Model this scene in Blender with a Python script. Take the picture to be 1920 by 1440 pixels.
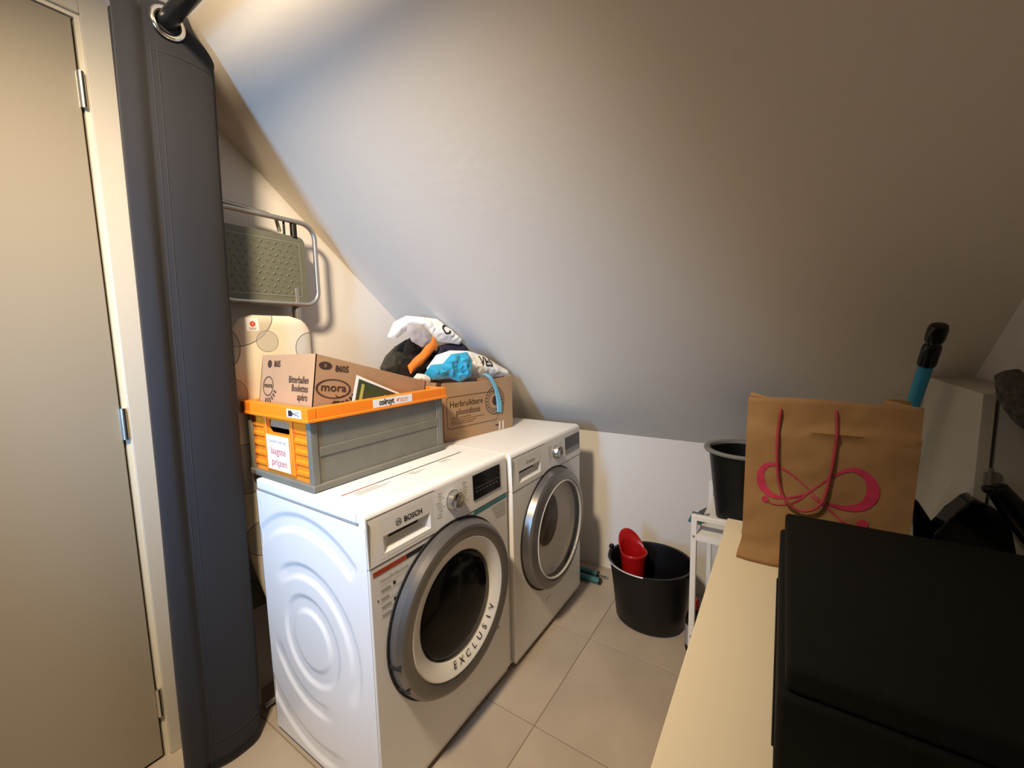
import bpy, bmesh, math, random
from mathutils import Vector, Matrix, noise

for o in list(bpy.data.objects):
    bpy.data.objects.remove(o)
S = bpy.context.scene
COL = S.collection
PI = math.pi

# ------------------------------------------------------------------ camera
cam_d = bpy.data.cameras.new('camera')
cam = bpy.data.objects.new('camera', cam_d)
COL.objects.link(cam)
RIGHT = Vector((0.83658656, 0.54744311, -0.0207116))
DOWN = Vector((0.042683, -0.10282506, -0.99378326))
FWD = Vector((-0.54616947, 0.83050169, -0.10938857))
m = Matrix.Identity(4)
for i in range(3):
    m[i][0] = RIGHT[i]; m[i][1] = -DOWN[i]; m[i][2] = -FWD[i]
CAM = Vector((0.8124, -0.5893, 1.255))
m.translation = CAM
cam.matrix_world = m
cam_d.sensor_width = 36.0
cam_d.lens = 775.77 / 1920 * 36
cam_d.clip_start = 0.01
S.camera = cam

# ------------------------------------------------------------------ world, exposure
w = bpy.data.worlds.new('world'); S.world = w; w.use_nodes = True
w.node_tree.nodes['Background'].inputs[0].default_value = (0.45, 0.62, 1.0, 1)
w.node_tree.nodes['Background'].inputs[1].default_value = 0.3
S.view_settings.view_transform = 'Standard'
S.view_settings.look = 'None'
S.view_settings.gamma = 1.0
S.view_settings.use_curve_mapping = False
S.view_settings.exposure = 0.18

# daylight through the window behind the camera
WIN = (0.06, -1.35, 1.32); WW, WH = 0.26, 0.80
a = bpy.data.lights.new('window_daylight', 'AREA'); a.shape = 'RECTANGLE'
a.size = WW; a.size_y = WH; a.energy = 13.5; a.color = (0.26, 0.56, 1.0); a.spread = math.radians(84)
ao = bpy.data.objects.new('window_daylight', a); COL.objects.link(ao)
ao.location = (WIN[0], WIN[1] - 0.12, WIN[2]); ao.rotation_euler = (Vector((-0.70, 0.42, 0.98)) - ao.location).to_track_quat('-Z', 'Y').to_euler()
LAMP = (0.25, -0.74, 2.335); LAMP_TARGET = Vector((-0.50, 0.26, 0.70)); LAMP_POWER = 205.0
LAMP_COLOR = (1.0, 0.80, 0.56); LAMP_ANGLE = 106; LAMP_BLEND = 1.0

# room measures
XL, XR, YK, YB, KZ, SL, HC = -0.73, 1.25, 1.47, -1.35, 0.752, 0.855, 2.45
YC = YK - (HC - KZ) / SL
def slope(y): return min(HC, KZ + SL * (YK - y))

# ------------------------------------------------------------------ materials
def mat(name, col, rough=0.5, metal=0.0, bump=None, var=None, coat=0.0, spec=0.5, trans=0.0, alpha=1.0, sheen=0.0):
    mt = bpy.data.materials.new(name); mt.use_nodes = True
    nt = mt.node_tree; b = nt.nodes['Principled BSDF']
    b.inputs['Base Color'].default_value = (*col, 1)
    b.inputs['Roughness'].default_value = rough
    b.inputs['Metallic'].default_value = metal
    b.inputs['Specular IOR Level'].default_value = spec
    b.inputs['Coat Weight'].default_value = coat
    b.inputs['Sheen Weight'].default_value = sheen
    b.inputs['Transmission Weight'].default_value = trans
    b.inputs['Alpha'].default_value = alpha
    tc = None
    if bump or var:
        tc = nt.nodes.new('ShaderNodeTexCoord')
    if bump:
        n = nt.nodes.new('ShaderNodeTexNoise'); n.inputs['Scale'].default_value = bump[0]; n.inputs['Detail'].default_value = 4
        nt.links.new(tc.outputs['Object'], n.inputs['Vector'])
        bp = nt.nodes.new('ShaderNodeBump'); bp.inputs['Strength'].default_value = bump[1]; bp.inputs['Distance'].default_value = bump[2] if len(bump) > 2 else 0.002
        nt.links.new(n.outputs['Fac'], bp.inputs['Height']); nt.links.new(bp.outputs['Normal'], b.inputs['Normal'])
    if var:
        n = nt.nodes.new('ShaderNodeTexNoise'); n.inputs['Scale'].default_value = var[0]; n.inputs['Detail'].default_value = 5
        nt.links.new(tc.outputs['Object'], n.inputs['Vector'])
        r = nt.nodes.new('ShaderNodeValToRGB'); r.color_ramp.elements[0].position = 0.3; r.color_ramp.elements[1].position = 0.7
        k = var[1]
        r.color_ramp.elements[0].color = (*[c * (1 - k) for c in col], 1); r.color_ramp.elements[1].color = (*[min(1, c * (1 + k)) for c in col], 1)
        nt.links.new(n.outputs['Fac'], r.inputs['Fac']); nt.links.new(r.outputs['Color'], b.inputs['Base Color'])
    return mt
M = {}
M['wall'] = mat('white_plaster', (0.74, 0.70, 0.645), 0.9, bump=(55, 0.14, 0.004), spec=0.2)
M['slope'] = mat('roof_slope_plaster', (0.80, 0.73, 0.615), 0.9, bump=(45, 0.12, 0.004), spec=0.2)
M['tile'] = mat('beige_floor_tile', (0.40, 0.33, 0.255), 0.42, bump=(30, 0.06), var=(3.2, 0.13), spec=0.4)
M['grout'] = mat('floor_grout', (0.22, 0.17, 0.12), 0.95)
M['door'] = mat('beige_door_paint', (0.265, 0.225, 0.163), 0.55, bump=(40, 0.05))
M['casing'] = mat('door_casing_paint', (0.50, 0.455, 0.37), 0.5)
M['rebate'] = mat('cream_door_frame_paint', (0.66, 0.59, 0.44), 0.5)
M['steel'] = mat('brushed_steel', (0.62, 0.60, 0.56), 0.32, 1.0)
M['chrome'] = mat('polished_chrome', (0.85, 0.84, 0.82), 0.09, 1.0)
M['silver'] = mat('silver_door_ring', (0.22, 0.208, 0.196), 0.33, 0.8)
M['appliance'] = mat('white_appliance_enamel', (0.83, 0.82, 0.80), 0.28, coat=0.3)
M['plastic'] = mat('white_appliance_plastic', (0.80, 0.785, 0.75), 0.36)
M['seam'] = mat('dark_seam', (0.18, 0.165, 0.14), 0.8)
M['black'] = mat('black_gloss', (0.004, 0.004, 0.005), 0.12, spec=0.4)
M['blackp'] = mat('black_plastic', (0.004, 0.004, 0.0042), 0.42, bump=(120, 0.1), spec=0.35)
M['ink'] = mat('black_ink', (0.015, 0.013, 0.012), 0.7)
M['inkbrown'] = mat('dark_brown_ink', (0.045, 0.02, 0.012), 0.8)
M['inkgrey'] = mat('grey_ink', (0.33, 0.31, 0.28), 0.7)
M['inkred'] = mat('red_ink', (0.55, 0.06, 0.035), 0.6)
M['redstrip'] = mat('red_decal', (0.42, 0.05, 0.02), 0.4)
M['teal'] = mat('teal_decal', (0.05, 0.22, 0.25), 0.4)
M['orange'] = mat('orange_plastic', (0.90, 0.235, 0.012), 0.42, bump=(90, 0.05))
M['greycrate'] = mat('grey_crate_plastic', (0.165, 0.158, 0.125), 0.55, bump=(60, 0.12), var=(14, 0.10))
M['sticker'] = mat('white_sticker', (0.85, 0.83, 0.80), 0.5)
M['card'] = mat('brown_cardboard', (0.40, 0.235, 0.12), 0.85, bump=(70, 0.12), var=(9, 0.06))
M['card2'] = mat('kraft_cardboard', (0.37, 0.23, 0.125), 0.85, bump=(70, 0.12), var=(9, 0.06))
M['paper'] = mat('kraft_paper', (0.36, 0.205, 0.085), 0.75, bump=(40, 0.2), var=(6, 0.10))
M['pink'] = mat('pink_print', (0.55, 0.035, 0.10), 0.6)
M['cord'] = mat('pink_cord', (0.38, 0.04, 0.065), 0.7, bump=(300, 0.3))
M['curtain'] = mat('charcoal_fabric', (0.022, 0.0215, 0.024), 0.95, bump=(600, 0.35), sheen=0.08, spec=0.1)
M['stitch'] = mat('charcoal_thread', (0.035, 0.034, 0.036), 0.9)
M['wire'] = mat('bright_wire', (0.75, 0.74, 0.72), 0.4, 0.5)
M['dial'] = mat('satin_dial_metal', (0.62, 0.60, 0.57), 0.24, 1.0)
M['rod'] = mat('black_metal_rod', (0.012, 0.012, 0.013), 0.3)
M['ladder'] = mat('grey_green_tread', (0.125, 0.13, 0.095), 0.6, bump=(50, 0.1))
M['tube'] = mat('grey_tube_steel', (0.42, 0.41, 0.39), 0.32, 0.8)
M['bagwhite'] = mat('white_plastic_film', (0.80, 0.78, 0.74), 0.35)
M['bagblue'] = mat('blue_plastic_film', (0.03, 0.36, 0.60), 0.25, coat=0.4)
M['bagblack'] = mat('black_plastic_film', (0.012, 0.011, 0.010), 0.28, coat=0.3)
M['bagolive'] = mat('dark_olive_fabric', (0.030, 0.028, 0.017), 0.7, var=(60, 0.5))
M['navy'] = mat('navy_cloth', (0.012, 0.010, 0.03), 0.7)
M['orangecloth'] = mat('orange_fabric', (0.85, 0.24, 0.03), 0.7)
M['strap'] = mat('pale_blue_ribbon', (0.16, 0.42, 0.56), 0.6)
M['tape'] = mat('clear_tape', (0.75, 0.66, 0.52), 0.3)
M['cream'] = mat('cream_white_laminate', (0.76, 0.67, 0.49), 0.5, bump=(80, 0.06))
M['rack'] = mat('white_powder_coat', (0.82, 0.80, 0.77), 0.4)
M['boxfab'] = mat('black_box_fabric', (0.0055, 0.006, 0.005), 0.85, bump=(400, 0.3), spec=0.2)
M['red'] = mat('red_plastic', (0.38, 0.006, 0.007), 0.28, coat=0.3)
M['mopblue'] = mat('bright_blue_tube', (0.02, 0.30, 0.50), 0.35)
M['tealtube'] = mat('teal_tube', (0.045, 0.16, 0.165), 0.35)
M['fuzz'] = mat('grey_brown_fleece', (0.10, 0.085, 0.07), 1.0, bump=(220, 1.0, 0.01), var=(90, 0.4))
M['greyrim'] = mat('grey_bin_rim', (0.22, 0.22, 0.20), 0.45)
M['green'] = mat('dark_green_print', (0.035, 0.055, 0.02), 0.6)
M['lime'] = mat('lime_print', (0.38, 0.42, 0.10), 0.6)
M['skinprint'] = mat('tan_print', (0.50, 0.25, 0.12), 0.6)
M['cover'] = None
M['whitepaint'] = mat('white_painted_board', (0.56, 0.53, 0.44), 0.65, bump=(25, 0.12))
M['label'] = mat('bottle_label', (0.35, 0.33, 0.36), 0.5)
M['maroon'] = mat('dark_red_cap', (0.22, 0.01, 0.02), 0.4)

def glass_mat(name, tint, gloss_rough=0.03, fac=1.0):
    mt = bpy.data.materials.new(name); mt.use_nodes = True; nt = mt.node_tree
    nt.nodes.remove(nt.nodes['Principled BSDF'])
    out = nt.nodes['Material Output']
    t = nt.nodes.new('ShaderNodeBsdfTransparent'); t.inputs[0].default_value = (*tint, 1)
    g = nt.nodes.new('ShaderNodeBsdfGlossy'); g.inputs['Roughness'].default_value = gloss_rough
    f = nt.nodes.new('ShaderNodeFresnel'); f.inputs['IOR'].default_value = 1.45
    mx = nt.nodes.new('ShaderNodeMixShader')
    k = nt.nodes.new('ShaderNodeMath'); k.operation = 'MULTIPLY'; k.inputs[1].default_value = fac
    nt.links.new(f.outputs[0], k.inputs[0]); nt.links.new(k.outputs[0], mx.inputs[0]); nt.links.new(t.outputs[0], mx.inputs[1]); nt.links.new(g.outputs[0], mx.inputs[2])
    nt.links.new(mx.outputs[0], out.inputs[0])
    return mt
M['pane'] = glass_mat('window_glass', (0.95, 0.97, 1.0))
M['dryglass'] = glass_mat('clear_door_plastic', (0.98, 0.97, 0.95), 0.10, 0.35)

# ------------------------------------------------------------------ mesh builder
class MB:
    def __init__(s): s.bm = bmesh.new()
    def _xf(s, verts, Mx):
        if Mx is not None: bmesh.ops.transform(s.bm, matrix=Mx, verts=verts)
    def box(s, a, b, bev=0.0, seg=2, Mx=None):
        lo = Vector([min(a[i], b[i]) for i in range(3)]); hi = Vector([max(a[i], b[i]) for i in range(3)])
        r = bmesh.ops.create_cube(s.bm, size=1.0); vs = r['verts']
        for v in vs:
            for i in range(3): v.co[i] = (lo[i] + hi[i]) / 2 + v.co[i] * (hi[i] - lo[i])
        if bev > 0:
            es = list({e for v in vs for e in v.link_edges})
            rr = bmesh.ops.bevel(s.bm, geom=es, offset=bev, segments=seg, profile=0.5, affect='EDGES')
            vs = list({v for f in rr['faces'] for v in f.verts} | {v for v in vs if v.is_valid})
        s._xf(vs, Mx); return s
    def prism(s, pts, d, Mx=None):
        """pts: list of 3d points (planar), extruded by vector d"""
        d = Vector(d); A = [s.bm.verts.new(p) for p in pts]; B = [s.bm.verts.new(Vector(p) + d) for p in pts]
        n = len(pts)
        fs = [s.bm.faces.new(A), s.bm.faces.new(B[::-1])]
        for i in range(n): fs.append(s.bm.faces.new((A[i], B[i], B[(i + 1) % n], A[(i + 1) % n])))
        s._xf(A + B, Mx)
        return s
    def grid(s, fn, nu, nv, closed_u=False):
        vs = [[s.bm.verts.new(fn(i / nu, j / nv)) for j in range(nv + 1)] for i in range(nu + (0 if closed_u else 1))]
        k = len(vs)
        for i in range(nu):
            for j in range(nv):
                s.bm.faces.new((vs[i][j], vs[(i + 1) % k][j], vs[(i + 1) % k][j + 1], vs[i][j + 1]))
        return vs
    def tube(s, pts, r, seg=10, cap=True, closed=False):
        pts = [Vector(p) for p in pts]; n = len(pts)
        rs = r if isinstance(r, (list, tuple)) else [r] * n
        up = None; rings = []
        for i, p in enumerate(pts):
            if closed: t = pts[(i + 1) % n] - pts[i - 1]
            else: t = pts[min(i + 1, n - 1)] - pts[max(i - 1, 0)]
            t.normalize()
            if up is None:
                up = Vector((0, 0, 1)) if abs(t.z) < 0.9 else Vector((1, 0, 0))
            x = t.cross(up); 
            if x.length < 1e-5: x = t.orthogonal()
            x.normalize(); y = x.cross(t).normalized(); up = y
            rings.append([s.bm.verts.new(p + (x * math.cos(2 * PI * k / seg) + y * math.sin(2 * PI * k / seg)) * rs[i]) for k in range(seg)])
        for i in range(n if closed else n - 1):
            A, B = rings[i], rings[(i + 1) % n]
            for k in range(seg): s.bm.faces.new((A[k], A[(k + 1) % seg], B[(k + 1) % seg], B[k]))
        if cap and not closed:
            s.bm.faces.new(rings[0][::-1]); s.bm.faces.new(rings[-1])
        return s
    def lathe(s, prof, seg=32, Mx=None, sx=1.0, sy=1.0, cap0=False, cap1=False):
        """profile of (r, h) around Z"""
        rings = [[s.bm.verts.new((r * sx * math.cos(2 * PI * k / seg), r * sy * math.sin(2 * PI * k / seg), h)) for k in range(seg)] for r, h in prof]
        for A, B in zip(rings, rings[1:]):
            for k in range(seg): s.bm.faces.new((A[k], A[(k + 1) % seg], B[(k + 1) % seg], B[k]))
        if cap0: s.bm.faces.new(rings[0][::-1])
        if cap1: s.bm.faces.new(rings[-1])
        s._xf([v for r in rings for v in r], Mx); return s
    def poly(s, pts): s.bm.faces.new([s.bm.verts.new(p) for p in pts]); return s
    def text(s, txt, size, O, U, V, align='LEFT', bold=0.0, shear=0.0, xscale=1.0, space=1.0):
        cu = bpy.data.curves.new('t', 'FONT'); cu.body = txt; cu.size = size; cu.align_x = align; cu.offset = bold * size
        cu.shear = shear; cu.space_character = space; cu.resolution_u = 3
        ob = bpy.data.objects.new('t', cu); COL.objects.link(ob)
        dg = bpy.context.evaluated_depsgraph_get(); me = bpy.data.meshes.new_from_object(ob.evaluated_get(dg))
        O, U, V = Vector(O), Vector(U), Vector(V)
        vs = [s.bm.verts.new(O + U * v.co.x * xscale + V * v.co.y) for v in me.vertices]
        for p in me.polygons:
            try: s.bm.faces.new([vs[i] for i in p.vertices])
            except ValueError: pass
        bpy.data.objects.remove(ob); bpy.data.curves.remove(cu); bpy.data.meshes.remove(me)
        return s
    def ring(s, c, U, V, r0, r1, seg=40, a0=0, a1=2 * PI, e=1.0):
        c, U, V = Vector(c), Vector(U), Vector(V)
        P = lambda r, a: c + U * r * math.cos(a) + V * r * e * math.sin(a)
        for k in range(seg):
            x, y = a0 + (a1 - a0) * k / seg, a0 + (a1 - a0) * (k + 1) / seg
            s.poly([P(r0, x), P(r1, x), P(r1, y), P(r0, y)])
        return s
    def mesh(s, name, material, smooth=0):
        bmesh.ops.recalc_face_normals(s.bm, faces=s.bm.faces[:])
        me = bpy.data.meshes.new(name); s.bm.to_mesh(me); s.bm.free()
        me.materials.append(material)
        if smooth:
            for p in me.polygons: p.use_smooth = True
            try: me.set_sharp_from_angle(angle=math.radians(smooth))
            except Exception: pass
        return me
    def build(s, name, material, parent=None, smooth=0, thick=0.0, base=None):
        me = s.mesh(name, material, smooth)
        o = bpy.data.objects.new(name, me); COL.objects.link(o)
        if name.endswith('print') and name not in ('bow_print', 'print'): o['kind'] = 'stuff'
        if parent is not None:
            # builders work in world space; parts keep their place under the root
            p = parent; inv = p.matrix_basis.copy()
            while p.parent is not None:
                p = p.parent; inv = p.matrix_basis @ inv
            me.transform(inv.inverted()); o.parent = parent
        elif base is not None:
            me.transform(Matrix.Translation(-Vector(base))); o.location = base
        if smooth == 40:
            wn = o.modifiers.new('face_normals', 'WEIGHTED_NORMAL'); wn.keep_sharp = True
        if thick:
            sd = o.modifiers.new('thickness', 'SOLIDIFY'); sd.thickness = thick; sd.offset = 0
        return o

def tag(o, label, cat, group=None):
    o['label'] = label; o['category'] = cat
    if group: o['group'] = group
    return o
def struct(o, label=None, cat=None):
    o['kind'] = 'structure'
    if label: o['label'] = label
    if cat: o['category'] = cat
    return o
def thing(name, label, cat, loc=(0, 0, 0), group=None):
    o = bpy.data.objects.new(name, None); o.empty_display_size = 0.05
    COL.objects.link(o); o.location = loc
    return tag(o, label, cat, group)
X, Y, Z = Vector((1, 0, 0)), Vector((0, 1, 0)), Vector((0, 0, 1))
def dep(u, v, d):
    return CAM + (RIGHT * (u - 960) / 775.77 + DOWN * (v - 720) / 775.77 + FWD) * d

# ================================================================== SETTING
# floor and its tiles
b = MB(); b.box((XL - 0.1, YB - 0.1, -0.10), (XR + 0.1, YK + 0.1, -0.0015))
floor = struct(b.build('floor', M['grout']), 'beige tiled laundry floor with thin brown grout', 'floor')
T, TX, TY = 0.46, 0.1845, 0.4557
cache = {}
i0 = math.floor((XL - TX) / T); i1 = math.ceil((XR - TX) / T); j0 = math.floor((YB - TY) / T); j1 = math.ceil((YK - TY) / T)
for i in range(i0, i1):
    for j in range(j0, j1):
        g = 0.0016
        xa, xb = max(TX + i * T + g, XL), min(TX + (i + 1) * T - g, XR)
        ya, yb = max(TY + j * T + g, YB), min(TY + (j + 1) * T - g, YK)
        if xb - xa < 0.01 or yb - ya < 0.01: continue
        key = (round(xb - xa, 3), round(yb - ya, 3))
        if key not in cache:
            t = MB(); t.box((-(xb - xa) / 2, -(yb - ya) / 2, -0.008), ((xb - xa) / 2, (yb - ya) / 2, 0.0), 0.0008, 1)
            cache[key] = t.mesh('tile', M['tile'])
        o = bpy.data.objects.new('tile', cache[key]); COL.objects.link(o)
        o.location = ((xa + xb) / 2, (ya + yb) / 2, 0.0); o.parent = floor
# left wall (gable) with door opening
DY0, DY1, DZ = -1.06, -0.222, 2.095
prof = [(YK, 0), (YK, KZ), (YC, HC), (YB, HC), (YB, 0), (DY0, 0), (DY0, DZ), (DY1, DZ), (DY1, 0)]
b = MB(); b.prism([(XL, y, z) for y, z in prof], (-0.12, 0, 0))
struct(b.build('wall_left', M['wall']), 'white gable wall behind the washing machines', 'wall')
b = MB(); b.box((XL - 0.12, YK, -0.1), (XR + 0.12, YK + 0.1, KZ + 0.1))
struct(b.build('wall_back', M['wall']), 'low white knee wall under the sloped ceiling', 'wall')
b = MB(); b.box((XR, YB - 0.1, -0.1), (XR + 0.1, YK + 0.1, HC + 0.1))
struct(b.build('wall_right', M['wall']), 'dim wall at the right end of the laundry corner', 'wall')
b = MB()
x0, x1, z0, z1 = WIN[0] - WW / 2, WIN[0] + WW / 2, WIN[2] - WH / 2, WIN[2] + WH / 2
b.box((XL - 0.12, YB, -0.1), (x0, YB - 0.1, HC + 0.1)); b.box((x1, YB, -0.1), (XR, YB - 0.1, HC + 0.1))
b.box((x0, YB, -0.1), (x1, YB - 0.1, z0)); b.box((x0, YB, z1), (x1, YB - 0.1, HC + 0.1))
struct(b.build('wall_front', M['whitepaint']), 'white wall behind the viewer with a small window', 'wall')
win = struct(thing('window_1', 'small window in the wall behind the viewer', 'window', (WIN[0], YB - 0.05, z0)))
b = MB()
for q in ((x0, x0 + 0.03, z0, z1), (x1 - 0.03, x1, z0, z1), (x0 + 0.03, x1 - 0.03, z0, z0 + 0.03), (x0 + 0.03, x1 - 0.03, z1 - 0.03, z1)):
    b.box((q[0], YB - 0.07, q[2]), (q[1], YB - 0.03, q[3]))
b.build('window_frame', M['rack'], win)
b = MB(); b.box((x0 + 0.03, YB - 0.054, z0 + 0.03), (x1 - 0.03, YB - 0.050, z1 - 0.03)); b.build('pane', M['pane'], win)
# ceiling: sloped part and flat part in one slab
n = 0.1
prof = [(YK, KZ), (YC, HC), (YB - n, HC), (YB - n, HC + n), (YC + 0.04, HC + n), (YK + n, KZ + 0.02)]
b = MB(); b.prism([(XL - 0.12, y, z) for y, z in prof], (XR - XL + 0.24, 0, 0))
struct(b.build('ceiling', M['slope']), 'sloped white attic ceiling coming down to the knee wall', 'ceiling')

# door in the left wall
door = struct(thing('door_1', 'flush beige door with steel hinges on the left', 'door', (XL, (DY0 + DY1) / 2, 0)))
b = MB(); b.box((XL - 0.036, DY0 + 0.012, 0.008), (XL + 0.004, DY1 - 0.016, DZ - 0.014), 0.0015, 1); b.build('door_leaf', M['door'], door)
b = MB()
b.box((XL - 0.11, DY1 - 0.0105, 0.0), (XL + 0.006, DY1 + 0.0, DZ)); b.box((XL - 0.11, DY0, 0.0), (XL + 0.006, DY0 + 0.0095, DZ)); b.box((XL - 0.11, DY0 + 0.0095, DZ - 0.0105), (XL + 0.006, DY1 - 0.0105, DZ))
b.box((XL - 0.11, DY0 + 0.0095, 0.0), (XL - 0.05, DY1 - 0.0105, DZ - 0.0105))
b.build('door_frame', M['rebate'], door)
b = MB()
b.box((XL, DY1, 0), (XL + 0.013, DY1 + 0.062, DZ + 0.062), 0.002, 1); b.box((XL, DY0 - 0.062, 0), (XL + 0.013, DY0, DZ + 0.062), 0.002, 1)
b.box((XL, DY0, DZ), (XL + 0.013, DY1, DZ + 0.062), 0.002, 1)
b.build('casing', M['casing'], door)
for zc in (1.911, 1.040, 0.185):
    b = MB()
    b.tube([(XL + 0.010, DY1 - 0.012, zc - 0.044), (XL + 0.010, DY1 - 0.012, zc + 0.044)], 0.0075, 12)
    b.tube([(XL + 0.010, DY1 - 0.012, zc - 0.0015), (XL + 0.010, DY1 - 0.012, zc + 0.0015)], 0.0068, 12)
    b.box((XL + 0.0035, DY1 - 0.020, zc - 0.044), (XL + 0.0055, DY1 - 0.012, zc + 0.044))
    b.build('hinge', M['steel'], door, 40)
b = MB()
b.tube([(XL + 0.004, DY0 + 0.07, 1.05), (XL + 0.05, DY0 + 0.07, 1.05), (XL + 0.055, DY0 + 0.09, 1.05), (XL + 0.055, DY0 + 0.18, 1.05)], 0.009, 10)
b.build('door_handle', M['steel'], door, 40)

# boxed-in white cupboard at the right wall
CX, CY0, CY1, CZ = 1.153, 0.622, 1.03, 1.124
cup = struct(thing('trim_1', 'narrow white boxed-in cupboard against the right wall', 'cupboard', (1.2, 0.82, 0)))
yt = YK - (CZ - KZ) / SL - 0.004
b = MB()
b.prism([(CX, CY0, 0), (CX, CY0, CZ), (CX, yt - 0.008, CZ), (CX, yt, CZ - 0.012), (CX, yt, 0)], (0.018, 0, 0)); b.build('side_panel', M['whitepaint'], cup)
b = MB(); b.box((CX + 0.018, CY0 + 0.03, CZ - 0.018), (XR - 0.001, yt - 0.008, CZ)); b.build('top_panel', M['whitepaint'], cup)
b = MB(); b.box((CX + 0.026, CY0 + 0.004, 0.02), (XR - 0.002, CY0 + 0.022, CZ - 0.004), 0.001, 1); dl = b.build('cupboard_door', M['whitepaint'], cup)
b = MB(); b.box((CX + 0.012, CY0 - 0.006, 0.935), (CX + 0.036, CY0 + 0.004, 0.965), 0.002, 1); b.tube([(CX + 0.020, CY0 - 0.006, 0.925), (CX + 0.020, CY0 - 0.006, 0.975)], 0.004, 8)
b.build('hinge', M['seam'], dl, 40)

# ================================================================== CURTAIN AND ROD
RY, RZ = -0.125, 2.035
rod = thing('curtain_rod', 'black metal curtain rod across the opening under the ceiling', 'curtain rod', (XL, RY, RZ))
b = MB(); b.tube([(XL + 0.004, RY, RZ), (XR - 0.004, RY, RZ)], 0.019, 20); b.build('pole', M['rod'], rod, 40)
b = MB(); b.lathe([(0.03, 0.0), (0.03, 0.006), (0.022, 0.012), (0.0, 0.012)], 20, Matrix.Translation((XL, RY, RZ)) @ Matrix.Rotation(PI / 2, 4, 'Y'), cap0=True); b.build('wall_bracket', M['rod'], rod, 40)
b = MB(); b.lathe([(0.03, 0.0), (0.03, 0.006), (0.022, 0.012), (0.0, 0.012)], 20, Matrix.Translation((XR, RY, RZ)) @ Matrix.Rotation(-PI / 2, 4, 'Y'), cap0=True); b.build('wall_bracket', M['rod'], rod, 40)

path = [(-0.530, -0.212), (-0.505, -0.216), (-0.486, -0.206), (-0.478, -0.190), (-0.483, -0.178), (-0.490, -0.168), (-0.484, -0.158), (-0.474, -0.140), (-0.468, -0.115), (-0.468, -0.080), (-0.474, -0.046),
        (-0.490, -0.024), (-0.515, -0.018), (-0.540, -0.036), (-0.555, -0.075), (-0.560, -0.120), (-0.566, -0.165), (-0.585, -0.195), (-0.610, -0.190), (-0.625, -0.150), (-0.632, -0.100), (-0.645, -0.055), (-0.670, -0.045), (-0.690, -0.080), (-0.700, -0.130), (-0.712, -0.160)]
def spline(P, n):
    out = []
    for i in range(len(P) - 1):
        p0, p1, p2, p3 = [Vector(P[max(0, min(len(P) - 1, i + k))]) for k in (-1, 0, 1, 2)]
        for k in range(n):
            t = k / n
            out.append(0.5 * ((2 * p1) + (p2 - p0) * t + (2 * p0 - 5 * p1 + 4 * p2 - p3) * t * t + (3 * p1 - p0 - 3 * p2 + p3) * t ** 3))
    out.append(Vector(P[-1])); return out
cp = spline(path, 3)
CTOP = 2.075
cur = thing('curtain', 'charcoal grey eyelet curtain bunched beside the door frame', 'curtain', (-0.56, -0.13, 0))
b = MB()
def cfn(u, v):
    p = cp[min(len(cp) - 1, round(u * (len(cp) - 1)))]
    z = 0.012 + v * (CTOP - 0.012)
    k = 1 - v
    x, y = p.x, p.y
    x -= 0.060 * k * max(0, min(1, (x + 0.70) / 0.2)); y -= 0.016 * k
    wob = 0.004 * noise.noise(Vector((u * 9, v * 4, 1.7)))
    x += wob; y += wob * 0.5
    x = max(x, XL + 0.016)
    z = min(z, slope(y) - 0.012 - (0.02 if y > -0.07 else 0))
    return (x, y, z)
b.grid(cfn, len(cp) - 1, 60)
fab = b.build('fabric', M['curtain'], cur, 60, thick=0.003)
# stitched hems: thin raised lines that follow the cloth
for uk in (0.235, 0.262):
    b = MB(); b.tube([Vector(cfn(uk, v / 40)) + Vector((0.0026, -0.001, 0)) for v in range(0, 39)], 0.0007, 5)
    b.build('hem_stitching', M['stitch'], fab)
b = MB()
b.tube([Vector(cfn(0.20 + 0.22 * k / 12, 0.945)) + Vector((0.0026, 0, 0)) for k in range(13)], 0.0007, 5)
b.build('hem_stitching', M['stitch'], fab)
b = MB()
b.tube([Vector(cfn(0.20 + 0.22 * k / 12, 0.04)) + Vector((0.0026, 0, 0)) for k in range(13)], 0.0007, 5)
b.build('hem_stitching', M['stitch'], fab)
for xe in (-0.466, -0.556, -0.630):
    b = MB()
    mr, tr = 0.030, 0.0065
    b.grid(lambda u, v: (xe + tr * 0.8 * math.sin(2 * PI * v), RY + (mr + tr * math.cos(2 * PI * v)) * math.cos(2 * PI * u), RZ - 0.006 + (mr + tr * math.cos(2 * PI * v)) * math.sin(2 * PI * u)), 40, 10, True)
    b.build('eyelet_ring', M['chrome'], cur, 60)

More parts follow.
